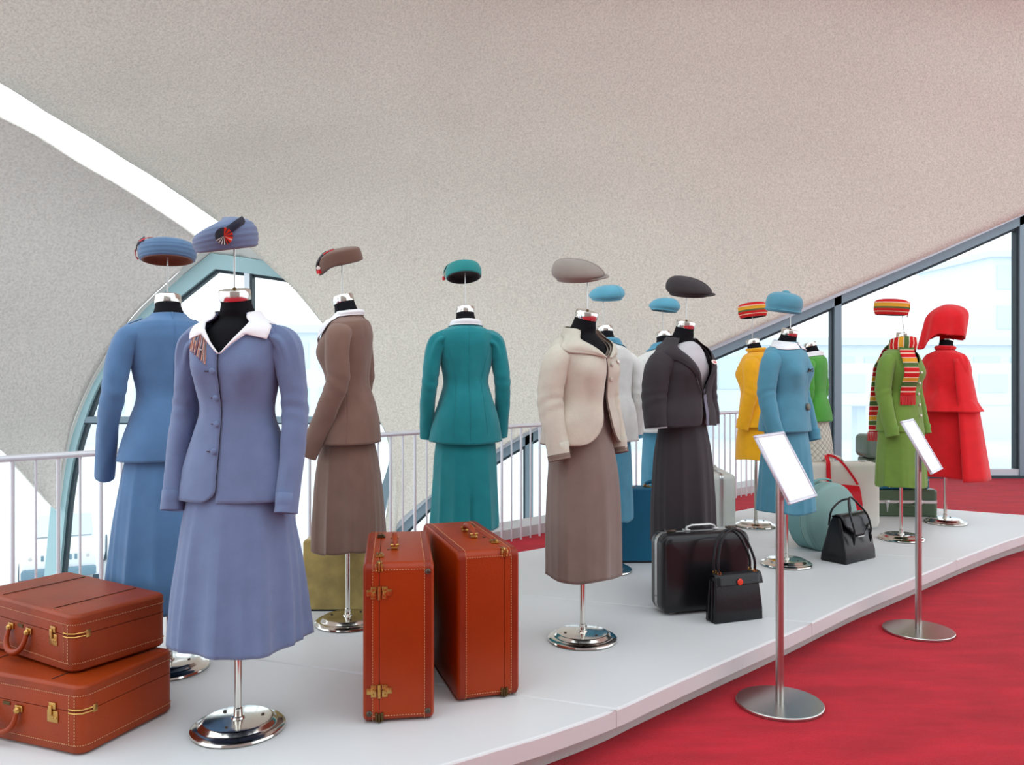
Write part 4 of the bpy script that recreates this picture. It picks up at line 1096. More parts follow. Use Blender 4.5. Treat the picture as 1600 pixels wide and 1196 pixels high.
# ------------------------------------------------------------------ suitcases
def rr_ring(w, h, r, seg=7):
    pts = []
    for cx_, cz, a0 in ((w / 2 - r, h / 2 - r, 0), (-w / 2 + r, h / 2 - r, 90), (-w / 2 + r, -h / 2 + r, 180), (w / 2 - r, -h / 2 + r, 270)):
        for i in range(seg):
            a = math.radians(a0 + 90 * i / (seg - 1)); pts.append((cx_ + r * math.cos(a), cz + r * math.sin(a)))
    return pts
class Case:
    """case frame: big faces in XZ (handle on +Z), thickness along Y; T maps it into the root's frame"""
    def __init__(s, name, label, loc, rz, w, h, t, T=None, cat='suitcase', group=None):
        s.root = empty(name, loc, math.radians(rz), label, cat, group); s.w, s.h, s.t = w, h, t
        s.T = T or Matrix.Translation((0, 0, h / 2))
    def fin(s, o):
        o.data.transform(s.T); o.data.update(); return o
    def half(s, name, y0, y1, r, bev, m, face_in=.0, parent=None, puff=0., taper=0.):
        """shell from the seam plane y0 to the outer face y1, edges rolled by bev"""
        d = 1 if y1 > y0 else -1; vs = []; L = [(y0, 0.)]
        for k in range(7):
            a = PI / 2 * k / 6; L.append((y1 - d * bev * (1 - math.sin(a)), bev * (1 - math.cos(a)) + taper))
        if puff: L += [(y1 + d * puff * .6, bev + .05), (y1 + d * puff, bev + .14)]
        for y, ins in L:
            for x, z in rr_ring(s.w - 2 * ins, s.h - 2 * ins, max(.006, r - ins)): vs.append((x, y, z))
        n = 28; fs = grid_faces(len(L), n, True) + [tuple(range(n))[::-1], tuple(range((len(L) - 1) * n, len(L) * n))]
        o = mesh(name, vs, fs, m, parent or s.root); sharp(o, 50); return s.fin(o)
    def band(s, name, y0, y1, r, proud, m, parent=None):
        vs = []
        for y, k in ((y0, -.004), (y0, proud), (y1, proud), (y1, -.004)):
            for x, z in rr_ring(s.w + 2 * k, s.h + 2 * k, r + k): vs.append((x, y, z))
        o = mesh(name, vs, grid_faces(4, 28, True), m, parent or s.root); sharp(o, 40); return s.fin(o)
    def add(s, name, b, m, parent=None, mats=None): return s.fin(b.build(name, m, parent or s.root, True, mats))
    def stitches(s, ys, r, parent, m, step=.010, proud=.0012, extra=()):
        b = MB()
        for y in ys:
            P = rr_ring(s.w + 2 * proud, s.h + 2 * proud, r, 9); P.append(P[0])
            for (x0, z0), (x1, z1) in zip(P, P[1:]):
                L = math.hypot(x1 - x0, z1 - z0); k = max(1, int(L / step))
                for q in range(k):
                    u0, u1 = (q + .2) / k, (q + .75) / k
                    b.box((x0 + (x1 - x0) * (u0 + u1) / 2, y, z0 + (z1 - z0) * (u0 + u1) / 2), (max(.0016, abs(x1 - x0) * (u1 - u0)), .0016, max(.0016, abs(z1 - z0) * (u1 - u0))))
        for (p, q) in extra:
            p = Vector(p); q = Vector(q); k = int((q - p).length / step)
            for i in range(k):
                c = p.lerp(q, (i + .5) / k); dd = (q - p) / k * .55
                b.box(c, (max(.0016, abs(dd.x)), max(.0016, abs(dd.y)), max(.0016, abs(dd.z))))
        o = s.add('stitching', b, m, parent); o['kind'] = 'stuff'; return o
    def handle(s, x, y, z, span, rise, m, hw, along='X', rad=.011, thick=1.3, name='handle'):
        pts = []
        for i in range(17):
            a = PI * i / 16; u = -math.cos(a) * span / 2; v = math.sin(a) ** .55 * rise
            pts.append((x + u, y, z + v) if along == 'X' else (x, y + u, z + v))
        b = MB(); b.tube(pts, [rad * (.75 + .45 * math.sin(PI * i / 16)) for i in range(17)], 12); o = s.add(name, b, m)
        for sg in (-1, 1):
            b = MB(); c = (x + sg * span / 2, y, z + .006) if along == 'X' else (x, y + sg * span / 2, z + .006)
            b.box(c, (.030, .026, .012) if along == 'X' else (.026, .030, .012), bev=.003)
            b.tube([(c[0], c[1] - .016, c[2] + .010), (c[0], c[1] + .016, c[2] + .010)] if along == 'X' else [(c[0] - .016, c[1], c[2] + .010), (c[0] + .016, c[1], c[2] + .010)], .006, 10)
            s.add('handle_mount', b, hw, o)
        return o

def leather_case(name, label, loc, rz, w, h, t, seam, m, me_, T=None, r=.035, group=None, hard='tall'):
    c = Case(name, label, loc, rz, w, h, t, T, group=group); ys = seam
    body = c.half('case_body', ys - .0012, -t / 2, r, .016, m); lid = c.half('lid', ys + .0012, t / 2, r, .016, m)
    c.band('seam_gap', ys - .003, ys + .003, r, -.0035, M['seam'])
    for sgn, par in ((-1, body), (1, lid)):
        e = t / 2; c.band('edge_binding', sgn * (e - .030), sgn * (e - .010), r, .0012, me_, par)
    return c, body, lid, ys

# two standing orange brown cases -------------------------------------------------
def rivet(c, x, y, z, axis, par, m=None, rad=.011):
    rot = {'X': Matrix.Rotation(PI / 2, 4, 'Y'), '-X': Matrix.Rotation(-PI / 2, 4, 'Y'), 'Z': Matrix.Identity(4), 'Y': Matrix.Rotation(-PI / 2, 4, 'X'), '-Y': Matrix.Rotation(PI / 2, 4, 'X')}[axis]
    b = MB(); b.lathe([(.001, 0), (rad, 0), (rad * .95, .003), (rad * .6, .006), (.001, .0075)], 16, Matrix.Translation((x, y, z)) @ rot); return c.add('rivet', b, m or M['rivet'], par)
def hinge(c, x, y, z, par, sx=1):
    b = MB()
    for sg in (-1, 1):
        b.box((x, y + sg * .020, z), (.004, .020, .044), bev=.0015); b.box((x, y + sg * .037, z), (.0035, .016, .022), bev=.0015)
        for dz in (-.013, .013): b.lathe([(.001, 0), (.004, 0), (.003, .003), (.001, .0035)], 10, Matrix.Translation((x + sx * .002, y + sg * .021, z + dz)) @ Matrix.Rotation(sx * PI / 2, 4, 'Y'))
    b.tube([(x + sx * .003, y, z - .024), (x + sx * .003, y, z + .024)], .006, 10)
    b.lathe([(.001, 0), (.009, 0), (.007, .005), (.001, .007)], 12, Matrix.Translation((x + sx * .002, y - .018, z)) @ Matrix.Rotation(sx * PI / 2, 4, 'Y'))
    b.lathe([(.001, 0), (.009, 0), (.007, .005), (.001, .007)], 12, Matrix.Translation((x + sx * .002, y + .018, z)) @ Matrix.Rotation(sx * PI / 2, 4, 'Y'))
    return c.add('hinge', b, M['brass'], par)
def corner_clasp(c, x, y, z, up, par, m=None):
    b = MB(); s = 1 if up else -1
    for sg in (-1, 1): b.box((x, y + sg * .010, z - s * .018), (.004, .010, .030), bev=.0015); b.lathe([(.001, 0), (.0035, 0), (.001, .003)], 8, Matrix.Translation((x + .002, y + sg * .010, z - s * .026)) @ Matrix.Rotation(PI / 2, 4, 'Y'))
    b.box((x - .016, y - .007, z), (.034, .006, .004), bev=.001); b.box((x - .016, y + .007, z), (.034, .006, .004), bev=.001)
    b.tube([(x - .03, y, z + s * .002), (x, y, z + s * .002), (x + .002, y, z), (x + .002, y, z - s * .03)], .0035, 8)
    return c.add('corner_clasp', b, m or M['brass'], par)
def tall_case(loc, rz, w, h, t, seam, label, hinges, tail):
    c, body, lid, ys = leather_case('leather_suitcase', label, loc, rz, w, h, t, seam, M['orange'], M['orange_edge'], r=.032)
    e = w / 2
    c.stitches([-t / 2 + .034, t / 2 - .034], .032, body, M['stitch'], extra=[((e + .001, -t / 2 + .034, sg * (h / 2 - .024)), (e + .001, t / 2 - .034, sg * (h / 2 - .024))) for sg in (-1, 1)])
    if hinges:
        for z in (h / 2 - .105, -h / 2 + .115): hinge(c, e + .002, ys, z, body)
        for y, z in ((t / 2 - .022, h / 2 - .034), (t / 2 - .022, -h / 2 + .034), (-t / 2 + .022, -h / 2 + .034)): rivet(c, e, y, z, 'X', body)
    corner_clasp(c, e + .001, ys, h / 2 + .001, True, body); corner_clasp(c, e + .001, ys, -h / 2 + .004, False, body, M['bronze'])
    hy = ys + .055 if hinges else ys - .055
    c.handle(0, hy, h / 2, .15, .035, M['tan'], M['brass'])
    for x in (-.17, .19):
        b = MB(); b.box((x, ys, h / 2 + .003), (.045, .032, .006), bev=.002); b.box((x, ys + .004, h / 2 + .008), (.030, .014, .008), bev=.003); b.tube([(x - .02, ys - .010, h / 2 + .008), (x + .02, ys - .010, h / 2 + .008)], .005, 8); c.add('latch', b, M['brass'] if x > 0 else M['bronze'], body)
    b = MB(); b.box((.08, ys + .03 if hinges else ys - .012, h / 2 + .001), (.014, .010, .002)); c.add('key_plate', b, M['bronze'], body)
    return c
tall_case((-.454, 3.323, PZ + .004), -82, .62, .575, .255, -.255 / 2 + .058, 'tall orange brown suitcase standing upright with brass hinges facing front', True, 0)
tall_case((-.190, 3.535, PZ + .004), -72, .65, .575, .250, .250 / 2 - .062, 'tall orange brown suitcase standing upright, right one of the pair without front hinges', False, 0)

# two lying chestnut cases -------------------------------------------------------
def lying(loc, out_dir, w, dpt, t, seam, label, m):
    """handle side faces out_dir (unit xy); thickness goes up"""
    Z = Vector((out_dir[0], out_dir[1], 0)).normalized(); Y = Vector((0, 0, 1)); X = Y.cross(Z)
    R = Matrix((X, Y, Z)).transposed().to_4x4(); T = Matrix.Translation((0, 0, t / 2)) @ R
    c, body, lid, ys = leather_case('leather_suitcase', label, loc, 0, w, dpt, t, seam, m, M['tan_worn'], T=T, r=.04)
    zf = dpt / 2
    c.stitches([-t / 2 + .032, t / 2 - .032], .04, body, M['stitch'], extra=[((sx * (w / 2 - .030), -t / 2 + .03, zf + .001), (sx * (w / 2 - .030), t / 2 - .03, zf + .001)) for sx in (-1, 1)] + [((sx * (w / 2 - .055), -t / 2 + .03, zf + .001), (sx * (w / 2 - .055), t / 2 - .03, zf + .001)) for sx in (-1, 1)])
    # lid panel lines
    for x in (-w / 2 + .16, w / 2 - .16): b = MB(); b.box((x, t / 2 + .0005, 0), (.003, .003, dpt - .05)); c.add('lid_welt', b, M['seam'], lid)
    for x in (-.215, .215):
        b = MB(); b.box((x, ys - .026, zf + .002), (.048, .040, .004), bev=.0015); b.box((x, ys + .010, zf + .003), (.030, .022, .005), bev=.002); b.box((x - .006, ys - .006, zf + .007), (.014, .034, .006), bev=.002)
        for dx in (.004, .016): b.lathe([(.001, 0), (.006, 0), (.005, .004), (.001, .005)], 12, Matrix.Translation((x + dx, ys - .028, zf + .003)))
        c.add('latch', b, M['brass'], body)
    # handle hangs down the front
    pts = []
    for i in range(17):
        a = PI * i / 16; u = -math.cos(a) * .060; v = math.sin(a) ** .6
        pts.append((u, ys - .030 - v * .070, zf + .010 + v * .022))
    b = MB(); b.tube(pts, [.009 * (.8 + .45 * math.sin(PI * i / 16)) for i in range(17)], 12); hd = c.add('handle', b, M['tan'])
    for u in (-.06, .06):
        b = MB(); b.box((u, ys - .022, zf + .003), (.034, .022, .006), bev=.002); b.lathe([(.001, 0), (.011, 0), (.012, .008), (.008, .014), (.001, .016)], 14, Matrix.Translation((u, ys - .026, zf + .004))); c.add('handle_mount', b, M['brass'], hd)
    b = MB(); b.box((.0, ys - .012, zf + .001), (.034, .012, .002)); c.add('name_plate', b, M['bronze'], body)
    # brass strap over the near corner
    b = MB(); k = w / 2
    for dy in (-.006, .006): b.tube([(k - .055, ys + dy, zf + .001), (k - .03, ys + dy, zf + .001), (k - .008, ys + dy, zf - .012), (k + .001, ys + dy, zf - .045)], .0028, 6)
    b.box((k + .001, ys, zf - .055), (.003, .026, .018), bev=.001); c.add('corner_clasp', b, M['brass'], body)
    return c
def from_corner(corner, fdir, rdir, w, dpt):
    c = Vector(corner) + Vector(fdir) * w / 2 + Vector(rdir) * dpt / 2; return (c.x, c.y)
f1 = Vector((-.935, .355)).normalized(); r1 = Vector((.355, .935)).normalized()
cc = from_corner((-1.419, 2.741), f1, r1, .68, .42)
lying((cc[0], cc[1], PZ + .002), (-r1.x, -r1.y), .68, .42, .228, .030, 'chestnut leather suitcase lying flat at left, lower one of the two', M['tan'])
f2 = Vector((-.850, .527)).normalized(); r2 = Vector((.527, .850)).normalized()
cc = from_corner((-1.505, 2.85), f2, r2, .66, .37)
lying((cc[0], cc[1], PZ + .2335), (-r2.x, -r2.y), .66, .37, .198, .030, 'worn chestnut leather suitcase lying on top of another at left', M['tan_worn'])

# mustard velvet case ------------------------------------------------------------
c = Case('velvet_case', 'mustard velvet case standing behind the brown suit', (-.85, 4.50, PZ + .002), 0, .52, .375, .18)
bd = c.half('case_body', -.001, .09, .02, .012, M['gold_velvet']); c.half('lid', .001, -.09, .02, .012, M['gold_velvet'])
c.band('seam_gap', -.003, .003, .02, -.0035, M['seam']); c.handle(0, 0, .1875, .13, .03, M['gold_velvet'], M['brass'])
for x in (-.2, .2): b = MB(); b.box((x, 0, .19), (.03, .03, .006), bev=.002); c.add('latch', b, M['brass'], bd)
b = MB(); b.box((0, 0, -.186), (.525, .184, .006)); c.add('base_trim', b, M['black_leather'])

# deep blue case ------------------------------------------------------------------
c = Case('blue_suitcase', 'deep blue textured suitcase standing behind the charcoal suit', (.960, 5.60, PZ + .002), 2, .47, .49, .18)
bd = c.half('case_body', -.001, .09, .022, .014, M['teal_case']); c.half('lid', .001, -.09, .022, .014, M['teal_case']); c.band('seam_gap', -.003, .003, .022, -.0035, M['seam'])
c.handle(0, .0, .245, .13, .035, M['teal_case'], M['brass'])
for x in (-.16, -.045, .16): b = MB(); b.box((x, -.02, .249), (.030, .03, .006), bev=.002); b.tube([(x, -.02, .252), (x, -.02, .268)], .004, 8); c.add('latch', b, M['brass'], bd)
b = MB(); b.box((0, 0, -.240), (.474, .184, .012), bev=.002); c.add('base_trim', b, M['dark_lining'])

# black hard case ------------------------------------------------------------------
ang = 16.6; ex = Vector((.958, .286)); ey = Vector((-.286, .958))
p = Vector((.785, 4.295)) + ex * .26 + ey * .088
c = Case('hard_suitcase', 'black scuffed hard shell suitcase with silver rim', (p.x, p.y, PZ + .007), ang, .52, .415, .17)
bd = c.half('back_shell', .010, .085, .055, .040, M['black_hard'], puff=.004); fs_ = c.half('front_shell', -.010, -.085, .055, .040, M['black_hard'], puff=.004)
rm = c.band('rim', -.012, .012, .055, .003, M['nickel']); c.band('seam_gap', -.0012, .0012, .055, .0034, M['seam'], rm)
b = MB(); b.tube([(-.085, 0, .211), (-.080, 0, .228), (-.055, 0, .236), (.055, 0, .236), (.080, 0, .228), (.085, 0, .211)], [.010, .010, .011, .011, .010, .010], 12, flat=.7); hd = c.add('handle', b, M['nickel'])
for x in (-.085, .085): b = MB(); b.box((x, 0, .213), (.034, .030, .010), bev=.003); c.add('handle_mount', b, M['nickel'], hd)
for x in (-.18, .18): b = MB(); b.box((x, -.006, .214), (.055, .030, .010), bev=.003); b.box((x, -.014, .220), (.038, .012, .006), bev=.002); c.add('latch', b, M['rivet'], rm)
for x in (-.19, .12): b = MB(); b.box((x, -.040, -.2085), (.036, .018, .006), bev=.002); c.add('foot', b, M['nickel'], bd)
for z in (-.10, -.108): b = MB(); b.lathe([(.001, 0), (.003, 0), (.001, .002)], 8, Matrix.Translation((-.263, -.006 if z > -.105 else .006, -.125)) @ Matrix.Rotation(-PI / 2, 4, 'Y')); c.add('rivet', b, M['rivet'], rm)

# pale grey hard case seen edge on ------------------------------------------------------
c = Case('hard_suitcase', 'pale grey hard shell suitcase standing edge on right of the charcoal suit', (1.690, 6.87, PZ + .004), -90, .52, .445, .19)
bd = c.half('back_shell', -.034, -.095, .05, .03, M['greyshell']); c.half('front_shell', -.012, .095, .05, .045, M['greyshell'], puff=.006)
rm = c.band('rim', -.038, -.008, .05, .003, M['nickel']); c.band('seam_gap', -.024, -.020, .05, .0034, M['seam'], rm)
c.handle(0, -.02, .2225, .14, .035, M['nickel'], M['nickel'])
for x in (-.17, .17): b = MB(); b.box((x, -.022, .226), (.045, .04, .010), bev=.003); c.add('latch', b, M['nickel'], rm)

# off white suitcase with the red bag on its handle ----------------------------------------
wx0, wy0 = 2.565, 6.72
c = Case('hard_suitcase', 'large off white hard shell suitcase with a red bag on its handle', (wx0, wy0, PZ + .003), 3, .76, .535, .18)
bd = c.half('back_shell', .004, .09, .06, .035, M['offwhite']); c.half('front_shell', -.004, -.09, .06, .035, M['offwhite'], puff=.004)
rm = c.band('rim', -.010, .010, .06, .002, M['nickel'])
c.handle(.02, 0, .2675, .15, .040, M['offwhite'], M['nickel'], rad=.012)
for x in (-.25, .27): b = MB(); b.box((x, -.01, .272), (.05, .035, .010), bev=.003); c.add('latch', b, M['nickel'], rm)
hx, hz = wx0 + .02, PZ + .535 + .036
rb = empty('red_handbag', (hx + .06, wy0 - .14, .335), 0, 'small bright red bag hanging by its strap from the off white suitcase', 'bag')
vs = []
for z, w_, t_ in ((0, .13, .045), (.05, .135, .05), (.14, .125, .035), (.19, .115, .016), (.195, .11, .010)):
    for x, y in rr_ring(2 * w_ * .82, t_, min(.006, t_ * .4), 4): vs.append((x + .01, y, z + .018 * (1 if z > .1 else 0) * (.5 - x / .2)))
o = mesh('bag_body', vs, grid_faces(5, 16, True) + [tuple(range(16))[::-1], tuple(range(64, 80))], M['red_bag'], rb); sharp(o, 45)
def local(p): return Vector(p) - rb.location
def strap(pts, name, wd=.026):
    P = smooth_path([local(p) for p in pts], 24); b = MB(); b.tube(P, wd / 2, 8, flat=.14, up=(0, 1, .02)); return b.build(name, M['red_bag'], rb)
bt = PZ + .345
strap([(hx - .072, wy0 - .14, .40), (hx - .071, wy0 - .113, .62), (hx - .069, wy0 - .100, .712), (hx - .060, wy0 - .05, hz + .002), (hx - .045, wy0 - .006, hz + .017), (hx - .02, wy0 + .02, hz + .01)], 'strap', .034)
strap([(hx - .045, wy0 - .006, hz + .0185), (hx + .0, wy0 - .045, hz + .012), (hx + .05, wy0 - .10, hz - .04), (hx + .115, wy0 - .13, hz - .14), (hx + .150, wy0 - .14, .54)], 'strap', .020)

# aqua round hat box ------------------------------------------------------------
dn = Vector((.47, -.88)).normalized()
hb_ = empty('round_hat_box', (2.235, 6.0, PZ + .0045), math.atan2(dn.y, dn.x), 'round aqua hat box standing on edge behind the black tote', 'hat box')
def drum(x0, x1, R, rnd, name, m, parent, flat=.10):
    """drum along local X with a flattened foot"""
    L = [(x0, 0)] + [(x1 - rnd * (1 - math.sin(PI / 2 * k / 6)), rnd * (1 - math.cos(PI / 2 * k / 6))) for k in range(7)] if x1 > x0 else [(x0, 0)] + [(x1 + rnd * (1 - math.sin(PI / 2 * k / 6)), rnd * (1 - math.cos(PI / 2 * k / 6))) for k in range(7)]
    L.append((x1 + (.012 if x1 > x0 else -.012), rnd + .08)); vs = []; n = 72
    for x, ins in L:
        for j in range(n):
            w = 2 * PI * j / n; y = math.cos(w) * (R - ins); z = math.sin(w) * (R - ins); z = max(z, -R + .035 + ins * .3); vs.append((x, y, z + R - .035))
    o = mesh(name, vs, grid_faces(len(L), n, True) + [tuple(range(n))[::-1], tuple(range((len(L) - 1) * n, len(L) * n))], m, parent); sharp(o, 55); return o
bd = drum(.028, -.11, .250, .03, 'box_body', M['aqua'], hb_); ld = drum(.032, .110, .252, .026, 'lid', M['aqua_lid'], hb_)
def ring_on(x, R, r_, name, m, par):
    b = MB(); pts = []
    for i in range(73):
        w = 2 * PI * i / 72; pts.append((x, math.cos(w) * R, max(math.sin(w) * R, -R + .036) + R - .036))
    b.tube(pts, r_, 8); b.build(name, m, par)
ring_on(.030, .2515, .004, 'seam_piping', M['aqua_lid'], bd); ring_on(.088, .249, .0035, 'edge_piping', M['aqua'], ld); ring_on(-.085, .2475, .0035, 'edge_piping', M['aqua_lid'], bd)
b = MB(); pts = [(.0, -.09, .462), (.0, -.07, .478), (.005, 0, .486), (.0, .07, .478), (.0, .09, .462)]; b.tube(smooth_path(pts, 16), .013, 12, flat=.6); b.build('handle', M['aqua'], hb_)
b = MB(); b.box((.028, -.215, .345), (.030, .012, .030), bev=.003); b.box((.028, .215, .345), (.030, .012, .030), bev=.003); b.build('latch', M['brass'], bd)
for y, z in ((-.168, .060), (-.178, .070)): b = MB(); b.lathe([(.001, 0), (.004, 0), (.001, .003)], 8, Matrix.Translation((-.02, y, z)) @ Matrix.Rotation(PI / 2, 4, 'X')); b.build('stud', M['bronze'], bd)

# stack at the far end -------------------------------------------------------------
def flat_case(name, label, loc, rz, w, d, t, m, trim, r=.035, band_w=.008, latches=(), frac=.55):
    Zd = Matrix(((1, 0, 0), (0, 0, -1), (0, 1, 0))).to_4x4()     # case Y -> up, case Z (handle side) -> front
    Zd = Matrix(((1, 0, 0, 0), (0, 0, -1, 0), (0, 1, 0, 0), (0, 0, 0, 1)))
    T = Matrix.Translation((0, 0, t / 2)) @ Zd
    c = Case(name, label, loc, rz, w, d, t, T); ys = -t / 2 + t * frac
    bd = c.half('case_body', ys, -t / 2, r, .018, m); ld = c.half('lid', ys, t / 2, r, .022, m)
    rm = c.band('rim', ys - band_w, ys + band_w, r, .002, trim)
    for x in latches:
        b = MB(); b.box((x, ys, d / 2 + .004), (.040, .030, .008), bev=.003); b.tube([(x, ys - .012, d / 2 + .006), (x, ys - min(.045, t * .25), d / 2 + .005), (x, ys - min(.085, t * frac - .012), d / 2 + .004)], [.013, .009, .004], 8, flat=.4, up=(0, 0, 1)); c.add('latch', b, trim, rm)
    b = MB(); b.tube([(-.07, ys - .01, d / 2 + .004), (-.065, ys - .03, d / 2 + .02), (0, ys - .034, d / 2 + .024), (.065, ys - .03, d / 2 + .02), (.07, ys - .01, d / 2 + .004)], .009, 10); c.add('handle', b, m)
    return c
flat_case('green_suitcase', 'olive green suitcase lying flat, bottom of the far stack', (3.435, 7.43, PZ + .001), -3, .56, .40, .235, M['olive_case'], M['nickel'], .05, .012, (-.16, .12))
flat_case('blue_suitcase', 'blue suitcase lying flat on the olive green one', (3.395, 7.42, PZ + .240), 2, .50, .36, .155, M['blue_case'], M['nickel'], .04, .005, (-.12, .13), .5)
flat_case('green_suitcase', 'small dark green case with silver clasp, third up in the far stack', (3.32, 7.42, PZ + .399), 4, .36, .30, .100, M['olive_case'], M['nickel'], .03, .006, (-.14, .14))
c = Case('train_case', 'grey green rounded train case on top of the far stack', (3.29, 7.40, PZ + .503), 3, .38, .205, .26)
bd = c.half('case_body', -.0, .13, .05, .03, M['green_grey']); c.half('lid', -.003, -.13, .05, .03, M['green_grey']); c.handle(0, 0, .1025, .12, .03, M['green_grey'], M['nickel'])

# ------------------------------------------------------------------ handbags
# black flap bag with vermilion clasp
hb2 = empty('flap_handbag', (1.140, 4.268, PZ), math.radians(20), 'black leather handbag with red round clasp leaning by the black case', 'handbag')
def sec(z, w_, t_, r_=.010, yo=0.): return [(x, y + yo, z) for x, y in rr_ring(w_, t_, r_, 5)]
L = [sec(.0, .285, .086, .008), sec(.004, .29, .09), sec(.06, .288, .088), sec(.14, .276, .070), sec(.20, .268, .050), sec(.228, .262, .040), sec(.232, .25, .03)]
vs = [p for s in L for p in s]; o = mesh('bag_body', vs, grid_faces(7, 20, True) + [tuple(range(20))[::-1], tuple(range(120, 140))], M['black_leather'], hb2); sharp(o, 50)
for i, yy in enumerate((-.018, .010)):
    b = MB(); b.tube([(-.147, yy, .01), (-.144, yy, .10), (-.139, yy * .7, .21)], .006, 8); b.build('gusset_fold', M['black_leather'], hb2)
fl = MB(); pts = []
vs = []
for (y, z) in ((.018, .236), (-.010, .243), (-.030, .238), (-.040, .222), (-.044, .190), (-.046, .186)):
    for j in range(9): x = -.138 + .276 * j / 8; vs.append((x * (1. + .02 * (z < .2)), y, z))
o = mesh('flap', vs, grid_faces(6, 9), M['black_leather'], hb2); solid(o, .006, 0)
b = MB(); b.lathe([(.001, 0), (.0155, 0), (.0165, .004), (.014, .008), (.001, .0095)], 24, Matrix.Translation((.0, -.048, .203)) @ Matrix.Rotation(PI / 2, 4, 'X')); b.build('clasp', M['vermilion'], hb2)
for yy, hh in ((-.022, .222), (.020, .212)):
    P = smooth_path([(-.105, yy, .238), (-.112, yy, .30), (-.075, yy + .02, .238 + hh * .78), (.0, yy + .034, .238 + hh), (.06, yy + .02, .238 + hh * .82), (.105, yy, .31), (.108, yy, .238)], 40)
    b = MB(); b.tube(P, .0068, 10); h_ = b.build('handle', M['black_leather'], hb2)
    for x in (-.106, .108):
        b = MB(); b.tube([(x, yy, .228), (x, yy, .250)], .007, 10); b.tube([(x + .010 * math.cos(q * PI / 6), yy - .003, .246 + .010 * math.sin(q * PI / 6)) for q in range(13)], .0025, 6); b.build('ring', M['brass'], h_)
# black tote
tb = empty('tote_bag', (2.275, 5.63, PZ), math.radians(37), 'black leather tote bag with two looped handles beside the aqua hat box', 'handbag')
L = []
for z, w_, t_ in ((0, .36, .185), (.006, .37, .19), (.06, .365, .180), (.15, .345, .140), (.22, .325, .100), (.27, .310, .075), (.295, .300, .060)):
    ring = rr_ring(w_, t_, .012, 6)
    L.append([(x, y + .004 * math.sin(x * 60 + z * 20) * (z > .03), z) for x, y in ring])
vs = [p for s in L for p in s]; o = mesh('bag_body', vs, grid_faces(7, 24, True) + [tuple(range(24))[::-1], tuple(range(144, 168))], M['black_leather'], tb); sharp(o, 55)
# sharp front edges of the gusset
for sg in (-1, 1):
    b = MB(); b.tube([(sg * .180, -.088, .01), (sg * .168, -.070, .15), (sg * .148, -.034, .285)], .004, 8); b.build('edge_piping', M['black_leather'], tb)
vs = []
prof = [(.030, .298), (.0, .312), (-.034, .305), (-.052, .280), (-.064, .230), (-.076, .185), (-.080, .168)]
for i, (y, z) in enumerate(prof):
    for j in range(15):
        u = -1 + 2 * j / 14; x = u * (.150 if i < 5 else .15 - .02 * (i - 4)); zz = z + (.035 * max(0., abs(u) - .35) * (i - 3) if i > 3 else 0); vs.append((x, y - .008 * (1 - u * u) , zz))
o = mesh('flap', vs, grid_faces(7, 15), M['black_leather'], tb); solid(o, .008, 0)
b = MB(); b.box((0, -.094, .168), (.085, .008, .008), bev=.003); b.build('clasp_bar', M['nickel'], tb)
for x0, dy in ((-.085, -.09), (.095, -.09)): pass
P = smooth_path([(-.100, -.098, .170), (-.098, -.104, .215), (-.100, -.080, .30), (-.060, -.040, .375), (-.0, -.015, .418), (.050, -.040, .375), (.098, -.080, .30), (.102, -.104, .215), (.100, -.098, .170)], 48)
b = MB(); b.tube(P, .0068, 10); b.build('handle', M['black_leather'], tb)
P = smooth_path([(-.150, .050, .235), (-.130, .045, .33), (-.060, .025, .39), (-.005, -.005, .405), (.050, .020, .37), (.100, .045, .31), (.110, .052, .23)], 40)
b = MB(); b.tube(P, .0068, 10); b.build('handle', M['black_leather'], tb)
for x in (-.1, .1):
    b = MB(); b.tube([(x, -.096, .185), (x, -.100, .16), (x + .004, -.100, .12)], [.010, .012, .004], 8, flat=.5); b.build('handle_tab', M['black_leather'], tb)

# ------------------------------------------------------------------ information stands
def sign(base, u, label):
    """u: unit horizontal direction of the panel's lower edge"""
    u = Vector((u[0], u[1], 0)).normalized(); nrm = Vector((u.y, -u.x, 0))       # towards the reader
    r = empty('information_stand', (base[0], base[1], 0), 0, label, 'sign stand', None)
    b = MB(); b.lathe([(.002, 0), (.180, 0), (.184, .003), (.184, .012), (.181, .0155), (.03, .016), (.002, .016)], 64); b.build('stand_base', M['steel'], r)
    v = (nrm * .152 + Vector((0, 0, -.275))).normalized()                       # down the slope
    face = u.cross(v).normalized()
    if face.z < 0: face = -face
    c = u * .050 - nrm * .0 + Vector((0, 0, 1.020)) + nrm * -.005
    b = MB(); b.tube([(0, 0, .014), (0, 0, 1.0)], .0170, 24); b.build('pole', M['steel'], r)
    b = MB(); b.box((0, 0, 0), (.05, .05, .008), bev=.002); hd = b.build('panel_bracket', M['steel'], r); 
    Rm = Matrix((u, v, face)).transposed().to_4x4(); T = Matrix.Translation(c + face * .014) @ Rm
    hd.data.transform(Matrix.Translation(c) @ Rm)
    W, Hh, e = .305, .320, .012
    fm = MB()
    for cx_, cy_, sx, sy in ((0, -Hh / 2 + e / 2, W, e), (0, Hh / 2 - e / 2, W, e), (-W / 2 + e / 2, 0, e, Hh - 2 * e), (W / 2 - e / 2, 0, e, Hh - 2 * e)): fm.box((cx_, cy_, 0), (sx, sy, .014), bev=.002)
    fm.box((0, 0, -.005), (W - .01, Hh - .01, .004)); o = fm.build('panel_frame', M['sign_frame'], r); o.data.transform(T)
    b = MB(); b.box((0, 0, .001), (W - 2 * e + .002, Hh - 2 * e + .002, .004)); o = b.build('sheet', M['glare_paper'], r); o.data.transform(T); tag(o, 'white sheet with sky glare painted in as white')
    return r
sign((1.158, 3.60), (.65, .76), 'silver information stand with white tilted panel, nearer of the two on the red carpet')
